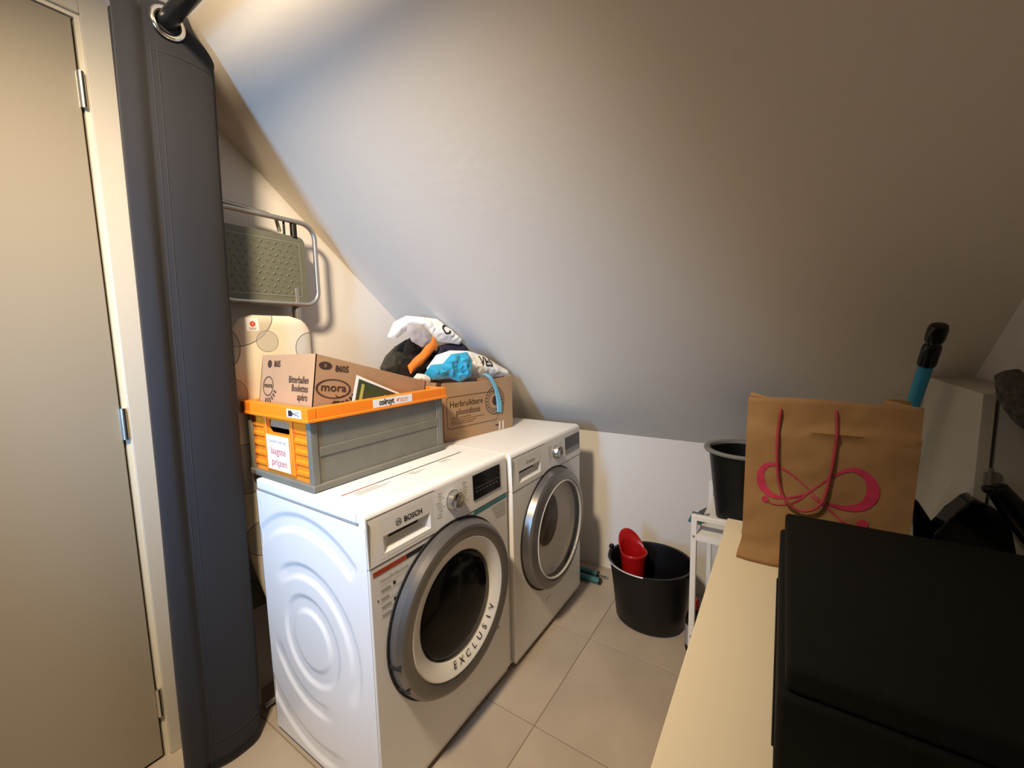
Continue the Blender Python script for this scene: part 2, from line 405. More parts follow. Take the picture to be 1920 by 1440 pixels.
# ================================================================== WASHING MACHINE / DRYER
def rrect(y0, y1, z0, z1, r, n=6):
    out = []
    for cy, cz, a0 in ((y1 - r, z1 - r, 0), (y0 + r, z1 - r, PI / 2), (y0 + r, z0 + r, PI), (y1 - r, z0 + r, 3 * PI / 2)):
        for k in range(n + 1):
            a = a0 + PI / 2 * k / n; out.append((cy + r * math.cos(a), cz + r * math.sin(a)))
    return out
def machine(name, label, cat, fx, y0, W, H, D, dcy, dcz, washer):
    zf = 0.006
    root = thing(name, label, cat, (fx - D / 2, y0 + W / 2, 0))
    y1 = y0 + W
    PZ = 0.708 if washer else 0.700       # lower edge of the control panel
    ins = 0.005
    # cabinet shell: left skin is separate on the washer
    b = MB(); b.box((fx - D, y0 + (0.0075 if washer else 0), 0.014), (fx - 0.021, y1, H - 0.034), 0.006, 3); b.build('housing', M['appliance'], root, 40)
    # worktop
    b = MB(); b.box((fx - D + 0.004, y0, H - 0.033), (fx - 0.028, y1, H), 0.006, 3); b.build('worktop', M['plastic'], root, 40)
    # front door panel (sheet) with round opening left in front of the drum
    b = MB(); b.box((fx - 0.022, y0 + 0.0018, 0.03), (fx, y1 - 0.001, PZ - 0.002), 0.005, 3); b.build('front_panel', M['appliance'], root, 40)
    b = MB(); b.box((fx - 0.030, y0 + 0.012, zf + 0.008), (fx - 0.006, y1 - 0.012, 0.028), 0.002, 1); b.build('plinth', M['plastic'], root, 40)
    for fy in (y0 + 0.05, y1 - 0.05):
        for fxx in (fx - 0.06, fx - D + 0.06):
            b = MB(); b.lathe([(0.022, 0), (0.022, 0.008), (0.010, 0.010), (0.010, 0.016)], 14, Matrix.Translation((fxx, fy, 0)), cap0=True); b.build('foot', M['blackp'], root, 40)
    # control panel: profile with rounded top edge, slightly leaning back
    R = 0.020
    pr = [(fx - 0.028, PZ), (fx + 0.001, PZ)]
    for k in range(8):
        a = PI / 2 * k / 7
        pr.append((fx - 0.003 - R + R * math.cos(a), H - R + R * math.sin(a)))
    pr.append((fx - 0.028, H))
    sx = lambda z: fx + 0.001 - 0.004 * (z - PZ) / (H - R - PZ)     # front face x at height z
    ya, yb = y0 + 0.040, y0 + 0.226
    za, zb = PZ + 0.007, H - 0.036
    b = MB()
    b.prism([(px_, y0 + 0.0022, pz_) for px_, pz_ in pr], (0, ya - y0 - 0.0022, 0))
    b.prism([(px_, yb, pz_) for px_, pz_ in pr], (0, y1 - yb - 0.0008, 0))
    b.prism([(fx - 0.028, ya, PZ), (fx + 0.001, ya, PZ), (sx(za), ya, za), (fx - 0.028, ya, za)], (0, yb - ya, 0))
    b.prism([(fx - 0.028, ya, zb), (sx(zb), ya, zb)] + [(px_, ya, pz_) for px_, pz_ in pr[2:]], (0, yb - ya, 0))
    cpn = b.build('control_panel', M['appliance'], root, 25)
    F = 0.0007
    # shadow seams
    b = MB()
    b.box((fx - 0.002, y0 + 0.004, PZ - 0.0022), (fx + 0.0002, y1 - 0.004, PZ - 0.0002))
    zt = H - R + 0.002
    b.box((sx(zt) - 0.001, y0 + 0.006, zt), (sx(zt) + 0.0006, y0 + (0.235 if washer else 0.25), zt + 0.0012))
    b.box((sx(zt) - 0.003, y0 + 0.0045, PZ + 0.003), (sx(PZ) + 0.0002, y0 + 0.0056, zt))
    b.build('panel_seam', M['seam'], cpn)
    # detergent drawer with recessed grip
    ga, gb, gz0, gz1 = (y0 + 0.050, y0 + 0.214, PZ + 0.020, PZ + 0.064)
    gp = 0.0006
    ya += gp; yb -= gp; za += gp; zb -= gp
    xf = fx + 0.0012
    b = MB()
    out = [(ya, za), (yb, za), (yb, zb), (ya, zb)]; inn = [(ga, gz0), (gb, gz0), (gb, gz1), (ga, gz1)]
    gi = [(ga + 0.026, gz0 + 0.020), (gb - 0.030, gz0 + 0.020), (gb - 0.030, gz1), (ga + 0.026, gz1)]
    xd = lambda z: sx(z) + 0.0002
    for k in range(4):
        p, q, r_, s_ = out[k], out[(k + 1) % 4], inn[(k + 1) % 4], inn[k]
        b.poly([(xd(p[1]), p[0], p[1]), (xd(q[1]), q[0], q[1]), (xd(r_[1]), r_[0], r_[1]), (xd(s_[1]), s_[0], s_[1])])
        b.poly([(fx - 0.026, p[0], p[1]), (fx - 0.026, q[0], q[1]), (xd(q[1]), q[0], q[1]), (xd(p[1]), p[0], p[1])])
        p, q, r_, s_ = inn[k], inn[(k + 1) % 4], gi[(k + 1) % 4], gi[k]
        b.poly([(xd(p[1]), p[0], p[1]), (xd(q[1]), q[0], q[1]), (fx - 0.016, r_[0], r_[1]), (fx - 0.016, s_[0], s_[1])])
    b.poly([(fx - 0.016, p[0], p[1]) for p in gi])
    dr = b.build('detergent_drawer', M['appliance'], cpn)
    b = MB(); b.box((fx - 0.0158, gi[0][0] + 0.002, gz0 + 0.028), (fx - 0.0150, gi[1][0] - 0.004, gz0 + 0.034)); b.build('grip_slot', M['ink'], dr)
    xf = xd(H - 0.06) + 0.0001
    # brand
    b = MB()
    ly, lz, ls = (y0 + 0.092, H - 0.064, 0.020) if washer else (y0 + 0.105, H - 0.063, 0.014)
    b.text('BOSCH', ls, (xf + F, ly + ls * 1.35, lz), Y, Z, bold=0.03)
    c = (xf + F, ly + ls * 0.45, lz + ls * 0.36)
    b.ring(c, Y, Z, ls * 0.42, ls * 0.50, 24)
    for q in (-0.2, 0.2): b.poly([(c[0], c[1] + ls * (q - 0.05), c[2] - ls * 0.3), (c[0], c[1] + ls * (q + 0.05), c[2] - ls * 0.3), (c[0], c[1] + ls * (q + 0.05), c[2] + ls * 0.3), (c[0], c[1] + ls * (q - 0.05), c[2] + ls * 0.3)])
    b.poly([(c[0], c[1] - ls * 0.2, c[2] - ls * 0.05), (c[0], c[1] + ls * 0.2, c[2] - ls * 0.05), (c[0], c[1] + ls * 0.2, c[2] + ls * 0.05), (c[0], c[1] - ls * 0.2, c[2] + ls * 0.05)])
    b.build('lettering', M['inkgrey'] if not washer else M['ink'], dr)
    # dial
    ky, kz, kr = (y0 + 0.310, H - 0.071, 0.029) if washer else (y0 + 0.345, H - 0.073, 0.027)
    Mx = Matrix.Translation((sx(kz), ky, kz)) @ Matrix.Rotation(PI / 2, 4, 'Y')
    b = MB(); b.lathe([(kr * 1.06, 0), (kr * 1.06, 0.004), (kr, 0.005), (kr * 0.98, 0.022), (kr * 0.90, 0.025), (kr * 0.86, 0.0235), (kr * 0.55, 0.0195), (0.0001, 0.018)], 36, Mx, cap0=True)
    dial = b.build('program_dial', M['dial'], cpn, 35)
    b = MB(); b.box((sx(kz) + 0.0190, ky - 0.0012, kz + kr * 0.35), (sx(kz) + 0.0245, ky + 0.0012, kz + kr * 0.85)); b.build('pointer', M['seam'], dial)
    # programme print round the dial
    b = MB()
    rnd = random.Random(4)
    if washer:
        for side in (-1, 1):
            for r_ in range(9):
                zz = H - 0.036 - r_ * 0.0085
                L = rnd.uniform(0.012, 0.022)
                yy = ky + side * (kr + 0.016 + rnd.uniform(0, 0.006))
                ye = yy + side * L
                b.poly([(sx(zz) + F, min(yy, ye), zz), (sx(zz) + F, max(yy, ye), zz), (sx(zz) + F, max(yy, ye), zz + 0.002), (sx(zz) + F, min(yy, ye), zz + 0.002)])
                if r_ in (2, 5): b.poly([(sx(zz) + F, ky + side * (kr + 0.008), zz), (sx(zz) + F, ky + side * (kr + 0.013), zz), (sx(zz) + F, ky + side * (kr + 0.013), zz + 0.003), (sx(zz) + F, ky + side * (kr + 0.008), zz + 0.003)])
    else:
        for r_ in range(8):
            zz = H - 0.045 - r_ * 0.0085
            for side in (-1, 1):
                yy = ky + side * (kr + 0.012); ye = yy + side * 0.018
                b.poly([(sx(zz) + F, min(yy, ye), zz), (sx(zz) + F, max(yy, ye), zz), (sx(zz) + F, max(yy, ye), zz + 0.0018), (sx(zz) + F, min(yy, ye), zz + 0.0018)])
    b.build('programme_print', M['inkgrey'], cpn)
    # display
    da, db, dz0, dz1 = (y0 + 0.408, y0 + 0.556, PZ + 0.032, H - 0.027) if washer else (y0 + 0.442, y0 + 0.590, PZ + 0.052, H - 0.035)
    b = MB(); b.prism([(sx(dz0) + 0.0, da, dz0), (sx(dz0), db, dz0), (sx(dz1), db, dz1), (sx(dz1), da, dz1)], (0.0022, 0, 0)); dsp = b.build('display', M['black'], cpn)
    b = MB()
    zm = dz0 + (dz1 - dz0) * (0.45 if washer else 0.25)
    xx = sx(zm) + 0.0026
    b.poly([(xx, da + 0.008, zm), (xx, db - 0.004, zm), (xx, db - 0.004, zm + 0.001), (xx, da + 0.008, zm + 0.001)])
    for k in range(7):
        yk = da + 0.012 + k * 0.018
        b.poly([(xx, yk, zm - 0.012), (xx, yk + 0.010, zm - 0.012), (xx, yk + 0.010, zm - 0.010), (xx, yk, zm - 0.010)])
    b.build('display_print', M['inkgrey'], dsp)
    if not washer:
        b = MB(); b.prism([(sx(PZ + 0.03), da, PZ + 0.030), (sx(PZ + 0.03), db, PZ + 0.030), (sx(dz0), db, dz0), (sx(dz0), da, dz0)], (0.0014, 0, 0)); b.build('button_strip', M['inkgrey'] if 0 else M['silver'], cpn)
    # round door
    cy, cz = y0 + dcy, dcz
    Mx = Matrix.Translation((fx, cy, cz)) @ Matrix.Rotation(PI / 2, 4, 'Y')
    Ro, Rw, Rg = 0.253, 0.205, 0.160
    b = MB(); b.lathe([(Ro + 0.006, -0.004), (Ro + 0.006, 0.004), (Ro - 0.002, 0.004), (Ro - 0.002, -0.004)], 72, Mx)
    dring = b.build('door_gasket', M['ink'], root, 40)
    b = MB()
    if washer:
        prf = [(Ro - 0.004, 0.002), (Ro, 0.006), (Ro - 0.002, 0.026), (Ro - 0.012, 0.040), (Ro - 0.020, 0.0425), (Rw + 0.006, 0.038), (Rw, 0.034), (Rw - 0.004, 0.028)]
    else:
        prf = [(Ro - 0.004, 0.002), (Ro, 0.004), (Ro - 0.006, 0.030), (Ro - 0.014, 0.038), (Rw + 0.006, 0.046), (Rw, 0.044), (Rw - 0.004, 0.036)]
    b.lathe(prf, 96, Mx); door = b.build('door_ring', M['silver'], root, 28)
    if washer:
        b = MB(); b.lathe([(Rw, 0.034), (Rw - 0.003, 0.0375), (Rw - 0.010, 0.036), (Rw - 0.022, 0.030), (Rg + 0.004, 0.022), (Rg, 0.016), (Rg - 0.002, 0.004)], 96, Mx); iw = b.build('door_inner_ring', M['plastic'], door, 40)
        b = MB(); b.lathe([(Rg - 0.001, 0.012), (Rg - 0.006, 0.0135)] + [((Rg - 0.006) * math.cos(k * PI / 24), 0.0135 + 0.017 * math.sin(k * PI / 24)) for k in range(1, 12)] + [(0.0001, 0.0305)], 64, Mx); b.build('door_glass', M['porthole'], door, 60)
        b = MB()
        for k, chh in enumerate('EXCLUSIV'):
            a = math.radians(-103 + k * 10.2)
            rr = Rw - 0.022
            xp = fx + 0.0322
            p = Vector((xp, cy + (rr - 0.012) * math.cos(a), cz + (rr - 0.012) * math.sin(a)))
            Ut = Vector((0.0, -math.sin(a), math.cos(a))); Vn = Vector((0.45, -math.cos(a), -math.sin(a))).normalized()
            b.text(chh, 0.030, p + Vector((0.0, 0.012 * math.cos(a), 0.012 * math.sin(a))) + Vector((0.0012, 0, 0)) * 1, Ut, Vector((-0.32, -math.cos(a), -math.sin(a))).normalized(), 'CENTER', bold=0.006)
        b.build('lettering', M['ink'], iw)
        for a in (math.radians(187), math.radians(207)):
            b = MB(); U = Vector((0, math.cos(a), math.sin(a))); Vt = Vector((0, -math.sin(a), math.cos(a)))
            o = Vector((fx, cy, cz))
            q = [o + U * (Ro + 0.001) - Vt * 0.006 + X * 0.004, o + U * (Ro + 0.001) + Vt * 0.006 + X * 0.004, o + U * (Ro - 0.004) + Vt * 0.005 + X * 0.038, o + U * (Ro - 0.004) - Vt * 0.005 + X * 0.038]
            b.prism(q, U * 0.0016)
            b.build('door_hinge_slot', M['ink'], door)
    else:
        b = MB(); b.lathe([(Rw, 0.043), (Rw - 0.003, 0.047), (Rw - 0.007, 0.046), (Rw - 0.008, 0.038)], 96, Mx); iw = b.build('door_inner_ring', M['plastic'], door, 40)
        # drum funnel and drum seen through the clear bowl
        b = MB(); b.lathe([(Rw - 0.008, 0.014), (Rw - 0.03, 0.008), (0.125, 0.003), (0.0001, 0.002)], 72, Mx); b.build('door_bowl', M['bowl'], door, 50)
        Mo = Matrix.Translation((fx, cy - 0.062, cz + 0.055)) @ Matrix.Rotation(PI / 2, 4, 'Y')
        b = MB(); b.lathe([(0.0001, 0.0155), (0.105, 0.0150), (0.110, 0.012)], 48, Mo, sx=1.0, sy=0.82); b.build('drum_window', M['drumdark'], door, 60)
        b = MB(); b.lathe([((Rw - 0.008) * math.cos(k * PI / 24), 0.040 + 0.022 * math.sin(k * PI / 24)) for k in range(0, 12)] + [(0.0001, 0.062)], 72, Mx); b.build('door_glass', M['dryglass'], door, 60)
        b = MB()
        for k, chh in enumerate('EXCLUSIV'):
            a = math.radians(-100 + k * 7.5); rr = Rw - 0.030
            p = Vector((fx + 0.0545, cy + rr * math.cos(a), cz + rr * math.sin(a)))
            b.text(chh, 0.022, p, Vector((0, -math.sin(a), math.cos(a))), Vector((0, -math.cos(a), -math.sin(a))), 'CENTER')
        b.build('lettering', M['inkgrey'], iw)
        b = MB(); b.box((fx, y0 + 0.245, 0.135), (fx + 0.0015, y0 + 0.285, 0.150), 0.001, 1); b.build('service_flap_latch', M['sticker'], root)
        b = MB(); b.box((fx - 0.0005, y0 + 0.40, 0.045), (fx + 0.0008, y0 + W - 0.02, 0.19), 0.0006, 1); b.build('service_flap', M['appliance'], root)
    return root, cpn, sx

M['porthole'] = mat('black_porthole_glass', (0.004, 0.004, 0.0035), 0.10, spec=0.16)
M['bowl'] = mat('pale_door_bowl', (0.90, 0.88, 0.86), 0.5)
M['drumdark'] = mat('dark_drum_steel', (0.13, 0.105, 0.09), 0.5, 0.0, var=(22, 0.6))
FH = 0.848
wm, cpn, sx = machine('washing_machine', 'white front-loading washing machine with dark glass door and EXCLUSIV lettering', 'washing machine', 0.0, 0.0, 0.598, FH, 0.52, 0.298, 0.457, True)
# embossed left side skin
b = MB()
D = 0.52
def sstep(a, b_, t):
    t = max(0, min(1, (t - a) / (b_ - a))); return t * t * (3 - 2 * t)
def band(r, r0, r1, e=0.009): return sstep(r0 - e, r0 + e, r) * (1 - sstep(r1 - e, r1 + e, r))
def emboss(x, z):
    cx, cz = -0.280, 0.408
    dx, dz = x - cx, z - cz; r = math.hypot(dx, dz); a = math.degrees(math.atan2(dz, dx))
    h = band(r, 0.088, 0.130, 0.010)
    an = a if a < 0 else a - 360
    f2 = sstep(-38, -12, a) * (1 - sstep(118, 142, a)) + sstep(-165, -140, an) * (1 - sstep(-88, -62, an))
    h += band(r, 0.186, 0.222, 0.010) * min(1, f2)
    f3 = sstep(49, 53, a) * (1 - sstep(150, 160, a)) + (sstep(-150, -140, a) * (1 - sstep(-84, -62, a)) if a < 0 else 0)
    h += band(r, 0.322, 0.366, 0.011) * f3
    e = min(x + D + 0.01, -0.012 - x, z - 0.016, FH - 0.036 - z)
    return min(1.0, h) * sstep(0.002, 0.012, e)
b.grid(lambda u, v: (-D + 0.001 + u * (D - 0.0045), 0.0008 + 0.0052 * emboss(-D + u * (D - 0.0045), 0.02 + v * (FH - 0.06)), 0.016 + v * (FH - 0.052)), 150, 200)
b.build('side_panel', M['appliance'], wm, 60)
b = MB(); b.box((-D - 0.002, 0.001, 0.03), (-D + 0.0005, 0.55, FH - 0.06)); b.build('rear_panel', M['steel'], wm)
b = MB()
b.box((-0.034, -0.0003, FH - 0.034), (-0.033, 0.0012, FH - 0.004)); b.box((-D + 0.006, -0.0003, FH - 0.0335), (-0.03, 0.0012, FH - 0.0325))
b.build('worktop_seam', M['inkgrey'], wm)
# decals on the front
F = 0.0007
b = MB(); b.poly([(F, 0.013, 0.681), (F, 0.120, 0.681), (F, 0.120, 0.694), (F, 0.013, 0.694)]); b.build('decal_strip', M['redstrip'], wm)
b = MB(); b.poly([(F, 0.120, 0.681), (F, 0.218, 0.681), (F, 0.236, 0.694), (F, 0.120, 0.694)]); b.build('decal_strip', M['ink'], wm)
b = MB(); b.poly([(F, 0.398, 0.690), (F, 0.425, 0.690), (F, 0.425, 0.704), (F, 0.410, 0.704)]); b.poly([(F, 0.425, 0.690), (F, 0.592, 0.690), (F, 0.592, 0.704), (F, 0.425, 0.704)]); b.build('decal_strip', M['teal'], wm)
b = MB()
b.text('HomeProfessional', 0.0125, (F, 0.032, 0.658), Y, Z)
for k, (zz, L) in enumerate(((0.650, 0.105), (0.628, 0.075), (0.606, 0.09), (0.584, 0.06), (0.562, 0.07))):
    b.poly([(F, 0.030, zz - 0.001), (F, 0.030 + L, zz - 0.001), (F, 0.030 + L, zz), (F, 0.030, zz)])
for zz, L in ((0.633, 0.030), (0.611, 0.026), (0.589, 0.032), (0.567, 0.030)):
    for q in range(int(L / 0.006)):
        b.poly([(F, 0.034 + q * 0.006, zz), (F, 0.0385 + q * 0.006, zz), (F, 0.0385 + q * 0.006, zz + 0.006), (F, 0.034 + q * 0.006, zz + 0.006)])
b.build('sticker_print', M['inkgrey'], wm)
b = MB()
for zz in (0.634, 0.590, 0.568): b.poly([(F, 0.072, zz), (F, 0.080, zz), (F, 0.080, zz + 0.009), (F, 0.072, zz + 0.009)])
b.poly([(F, 0.022, 0.612), (F, 0.027, 0.616), (F, 0.022, 0.620)])
b.build('sticker_print', M['ink'], wm)
b = MB()
rnd = random.Random(2)
for k in range(6):
    zz = 0.678 - k * 0.009
    b.poly([(F, 0.50 + k * 0.006, zz), (F, 0.585, zz), (F, 0.585, zz + 0.0025), (F, 0.50 + k * 0.006, zz + 0.0025)])
b.build('sticker_print', M['inkgrey'], wm)
b = MB(); b.box((0, 0.505, 0.225), (0.001, 0.530, 0.232)); b.box((0, 0.508, 0.232), (0.001, 0.527, 0.236)); b.build('energy_mark', M['inkgrey'], wm)
# sticker printed on the worktop
ZT = FH + 0.0006
def topline(y0, y1, x0, x1, m_, nm='worktop_print'):
    b = MB(); b.poly([(x0, y0, ZT), (x1, y0, ZT), (x1, y1, ZT), (x0, y1, ZT)]); b.build(nm, m_, wm)
topline(0.045, 0.16, -0.158, -0.153, M['redstrip']); topline(0.16, 0.535, -0.158, -0.153, M['ink'])
b = MB()
for k, (ya, yb) in enumerate(((0.07, 0.15), (0.07, 0.19), (0.07, 0.17))):
    b.poly([(-0.140 + k * 0.009, ya, ZT), (-0.137 + k * 0.009, ya, ZT), (-0.137 + k * 0.009, yb, ZT), (-0.140 + k * 0.009, yb, ZT)])
for k, (ya, yb) in enumerate(((0.255, 0.29), (0.262, 0.33), (0.27, 0.30))):
    b.poly([(-0.140 + k * 0.009, ya, ZT), (-0.137 + k * 0.009, ya, ZT), (-0.137 + k * 0.009, yb, ZT), (-0.140 + k * 0.009, yb, ZT)])
for k, (ya, yb) in enumerate(((0.40, 0.44), (0.40, 0.45))):
    b.poly([(-0.140 + k * 0.009, ya, ZT), (-0.137 + k * 0.009, ya, ZT), (-0.137 + k * 0.009, yb, ZT), (-0.140 + k * 0.009, yb, ZT)])
b.build('worktop_print', M['inkgrey'], wm)

td, _, _ = machine('tumble_dryer', 'white tumble dryer with pale see-through round door beside the knee wall', 'tumble dryer', 0.012, 0.612, 0.598, 0.842, 0.53, 0.308, 0.452, False)

# ================================================================== FOLDING CRATE ON THE WASHER
Z0 = FH
cx0, cx1, cy0, cy1 = -0.575, -0.232, 0.017, 0.530
ZR0, ZR1 = 1.046, 1.082
cr = thing('folding_crate', 'orange and grey folding plastic crate on the washing machine', 'crate', ((cx0 + cx1) / 2, (cy0 + cy1) / 2, Z0))
b = MB(); b.box((cx0 - 0.004, cy0 - 0.004, Z0 + 0.001), (cx1 + 0.004, cy1 + 0.004, Z0 + 0.022), 0.006, 3); b.build('crate_base', M['greycrate'], cr, 40)
for px_ in (cx0, cx1 - 0.022):
    for py_ in (cy0, cy1 - 0.022):
        b = MB(); b.box((px_, py_, Z0 + 0.02), (px_ + 0.022, py_ + 0.022, ZR0 + 0.005), 0.004, 2); b.build('corner_post', M['greycrate'], cr, 40)
for s_, xa in ((1, cx1 - 0.010), (-1, cx0 + 0.002)):
    for za, zb in ((Z0 + 0.022, Z0 + 0.108), (Z0 + 0.113, ZR0)):
        b = MB(); b.box((xa, cy0 + 0.022, za), (xa + 0.006, cy1 - 0.022, zb)); b.build('side_panel', M['greycrate'], cr)
    xo = cx1 - 0.004 if s_ > 0 else cx0 + 0.004
    b = MB()
    b.box((xo - 0.003, cy0 + 0.024, Z0 + 0.096), (xo + 0.003, cy1 - 0.024, Z0 + 0.122), 0.0025, 2)
    b.build('hinge_rail', M['greycrate'], cr, 40)
    b = MB(); b.box((xo - 0.003, cy1 - 0.030, Z0 + 0.022), (xo + 0.0025, cy1 - 0.020, ZR0), 0.001, 1); b.build('side_rib', M['greycrate'], cr, 40)
def crate_end(yo, sgn):
    # orange end panel with grip hole, ribs either side
    xm = (cx0 + cx1) / 2
    b = MB()
    xa, xb = cx0 + 0.022, cx1 - 0.022; za, zb = Z0 + 0.02, ZR0 + 0.005
    hx0, hx1, hz0, hz1 = xm - 0.062, xm + 0.062, ZR0 - 0.052, ZR0 - 0.014
    t0, t1 = yo, yo + sgn * 0.006
    hole = [(hx1 - 0.0, hz1), (hx0, hz1)] + [(hx0 + 0.016 - 0.016 * math.cos(k * PI / 8), hz0 + 0.016 - 0.016 * math.sin(k * PI / 8)) for k in range(5)] + [(hx1 - 0.016 + 0.016 * math.sin(k * PI / 8), hz0 + 0.016 - 0.016 * math.cos(k * PI / 8)) for k in range(5)]
    b.box((xa, t0, za), (hx0, t1, zb)); b.box((hx1, t0, za), (xb, t1, zb)); b.box((hx0, t0, za), (hx1, t1, hz0)); b.box((hx0, t0, hz1), (hx1, t1, zb))
    b.prism([(hx0, t0, hz0), (hx0 + 0.014, t0, hz0), (hx0, t0, hz0 + 0.014)], (0, t1 - t0, 0)); b.prism([(hx1, t0, hz0), (hx1, t0, hz0 + 0.014), (hx1 - 0.014, t0, hz0)], (0, t1 - t0, 0))
    e = b.build('end_panel', M['orange'], cr)
    # raised centre plate and grip surround
    b = MB()
    p0, p1 = t0 - sgn * 0.006, t0
    b.box((xm - 0.078, p0, za + 0.012), (hx0 - 0.002, p1, zb), 0.0015, 1); b.box((hx1 + 0.002, p0, za + 0.012), (xm + 0.078, p1, zb), 0.0015, 1)
    b.box((hx0 - 0.002, p0, za + 0.012), (hx1 + 0.002, p1, hz0 - 0.001), 0.0015, 1)
    b.build('grip_plate', M['orange'], e, 40)
    for side in (-1, 1):
        for k in range(6):
            zz = za + 0.014 + k * 0.030
            q0, q1 = (xa + 0.003, xm - 0.082) if side < 0 else (xm + 0.082, xb - 0.003)
            b = MB(); b.prism([(q0, t0, zz), (q0, t0 - sgn * 0.004, zz + 0.006), (q0, t0 - sgn * 0.004, zz + 0.013), (q0, t0, zz + 0.019)], (q1 - q0, 0, 0)); b.build('rib', M['orange'], e)
    for zz in (za + 0.045, za + 0.142):
        b = MB(); b.lathe([(0.0001, 0.0), (0.0035, 0.0)], 12, Matrix.Translation((xm + 0.088, t0 - sgn * 0.0075, zz)) @ Matrix.Rotation(PI / 2, 4, 'X')); b.build('rivet_hole', M['inkred'], e)
    return p0
yp = crate_end(cy0 + 0.008, 1); crate_end(cy1 - 0.008, -1)
b = MB()
o_ = 0.011
for q in ((cx0 - o_, cx1 + o_, cy0 - o_, cy0 + 0.016), (cx0 - o_, cx1 + o_, cy1 - 0.016, cy1 + o_), (cx0 - o_, cx0 + 0.016, cy0 + 0.016, cy1 - 0.016), (cx1 - 0.016, cx1 + o_, cy0 + 0.016, cy1 - 0.016)):
    b.box((q[0], q[2], ZR0), (q[1], q[3], ZR1), 0.003, 2)
for q in ((cx0 - o_ - 0.003, cx1 + o_ + 0.003, cy0 - o_ - 0.003, cy0 - 0.004), (cx1 + 0.004, cx1 + o_ + 0.003, cy0 - 0.004, cy1 + o_), (cx0 - o_ - 0.003, cx0 - 0.004, cy0 - 0.004, cy1 + o_)):
    b.box((q[0], q[2], ZR0 - 0.002), (q[1], q[3], ZR0 + 0.006), 0.0015, 1)
rim = b.build('rim', M['orange'], cr, 40)
# stickers
xr = cx1 + o_ + 0.0007
b = MB(); b.box((xr - 0.0006, 0.215, ZR0 + 0.0075), (xr + 0.0004, 0.372, ZR1 - 0.003)); st = b.build('sticker', M['sticker'], rim)
b = MB(); b.text('colruyt', 0.025, (xr + 0.0010, 0.236, ZR0 + 0.014), Y, Z, bold=0.035, xscale=0.80); b.build('lettering', M['ink'], st)
b = MB()
b.text('laagste prijzen', 0.0075, (xr + 0.0010, 0.318, ZR0 + 0.021), Y, Z, xscale=0.8)
b.build('lettering', M['inkred'], st)
b = MB(); b.poly([(xr + 0.001, 0.305, ZR0 + 0.018), (xr + 0.001, 0.309, ZR0 + 0.016), (xr + 0.001, 0.316, ZR0 + 0.027), (xr + 0.001, 0.310, ZR0 + 0.025)]); b.build('emblem', M['inkred'], st)
b = MB(); b.text('meilleurs prix', 0.0075, (xr + 0.0010, 0.318, ZR0 + 0.0135), Y, Z, xscale=0.8); b.build('lettering', M['inkred'], st)
yr = cy0 - o_ - 0.0006
b = MB(); b.box((-0.318, yr - 0.0005, ZR0 + 0.008), (-0.248, yr + 0.0004, ZR1 - 0.005)); st = b.build('sticker', M['sticker'], rim)
b = MB(); q = yr - 0.0011
b.poly([(-0.310, q, ZR0 + 0.011), (-0.292, q, ZR0 + 0.012), (-0.286, q, ZR0 + 0.021), (-0.294, q, ZR0 + 0.028), (-0.310, q, ZR0 + 0.027)]); b.poly([(-0.288, q, ZR0 + 0.019), (-0.256, q, ZR0 + 0.013), (-0.256, q, ZR0 + 0.0145), (-0.288, q, ZR0 + 0.022)])
b.poly([(-0.275, q, ZR0 + 0.023), (-0.256, q, ZR0 + 0.022), (-0.256, q, ZR0 + 0.0235), (-0.275, q, ZR0 + 0.0245)])
b.build('emblem', M['ink'], st)
xm = (cx0 + cx1) / 2
b = MB(); b.box((xm - 0.066, yp - 0.0006, Z0 + 0.036), (xm + 0.056, yp + 0.0004, Z0 + 0.140)); st = b.build('sticker', M['sticker'], cr)
b = MB(); b.text('Gevuld met de', 0.0155, (xm - 0.004, yp - 0.0012, Z0 + 0.118), X, Z, 'CENTER'); b.build('lettering', M['inkgrey'], st)
b = MB(); b.text('laagste', 0.031, (xm - 0.004, yp - 0.0012, Z0 + 0.084), X, Z, 'CENTER'); b.build('lettering', M['inkred'], st)
b = MB(); b.text('prijzen', 0.031, (xm - 0.001, yp - 0.0012, Z0 + 0.050), X, Z, 'CENTER'); b.build('lettering', M['inkred'], st)

# cardboard box inside the crate, tipped up at the near end
A = math.radians(-9)
bw, bl = 0.285, 0.425
O = Matrix.Translation((-0.260, 0.066, 1.225)) @ Matrix.Rotation(A, 4, 'X')    # top near right corner
mb = tag(bpy.data.objects.new('cardboard_box', None), 'brown snack carton with mora print tipped up inside the crate', 'box'); COL.objects.link(mb)
mb.location = (-0.40, 0.25, 0.93)
def lm(x, y, z): return O @ Vector((x, y, z))
hn, hf, drop = 0.215, 0.13, 0.050
def panel(pts, nm='side', th=0.004):
    b = MB(); n_ = (Vector(pts[1]) - Vector(pts[0])).cross(Vector(pts[2]) - Vector(pts[0])).normalized()
    b.prism(pts, n_ * th); return b.build(nm, M['card'], mb)
front = panel([lm(-bw, 0, -hn), lm(0, 0, -hn), lm(0, 0, 0), lm(-bw, 0, -0.006)], 'end_flap', -0.004)
side = panel([lm(0, 0.0005, -hn), lm(0, bl, -hn), lm(0, bl, -drop), lm(0, 0.0005, 0)], 'long_side', -0.004)
panel([lm(0, bl, -hn), lm(-bw, bl, -hn), lm(-bw, bl, -drop - 0.02), lm(0, bl, -drop)], 'end_flap', -0.004)
panel([lm(-bw, bl, -hn), lm(-bw, 0, -hn), lm(-bw, 0, -0.03), lm(-bw, bl, -drop - 0.03)], 'long_side', -0.004)
panel([lm(0, 0, -hn), lm(-bw, 0, -hn), lm(-bw, bl, -hn), lm(0, bl, -hn)], 'bottom', 0.004)
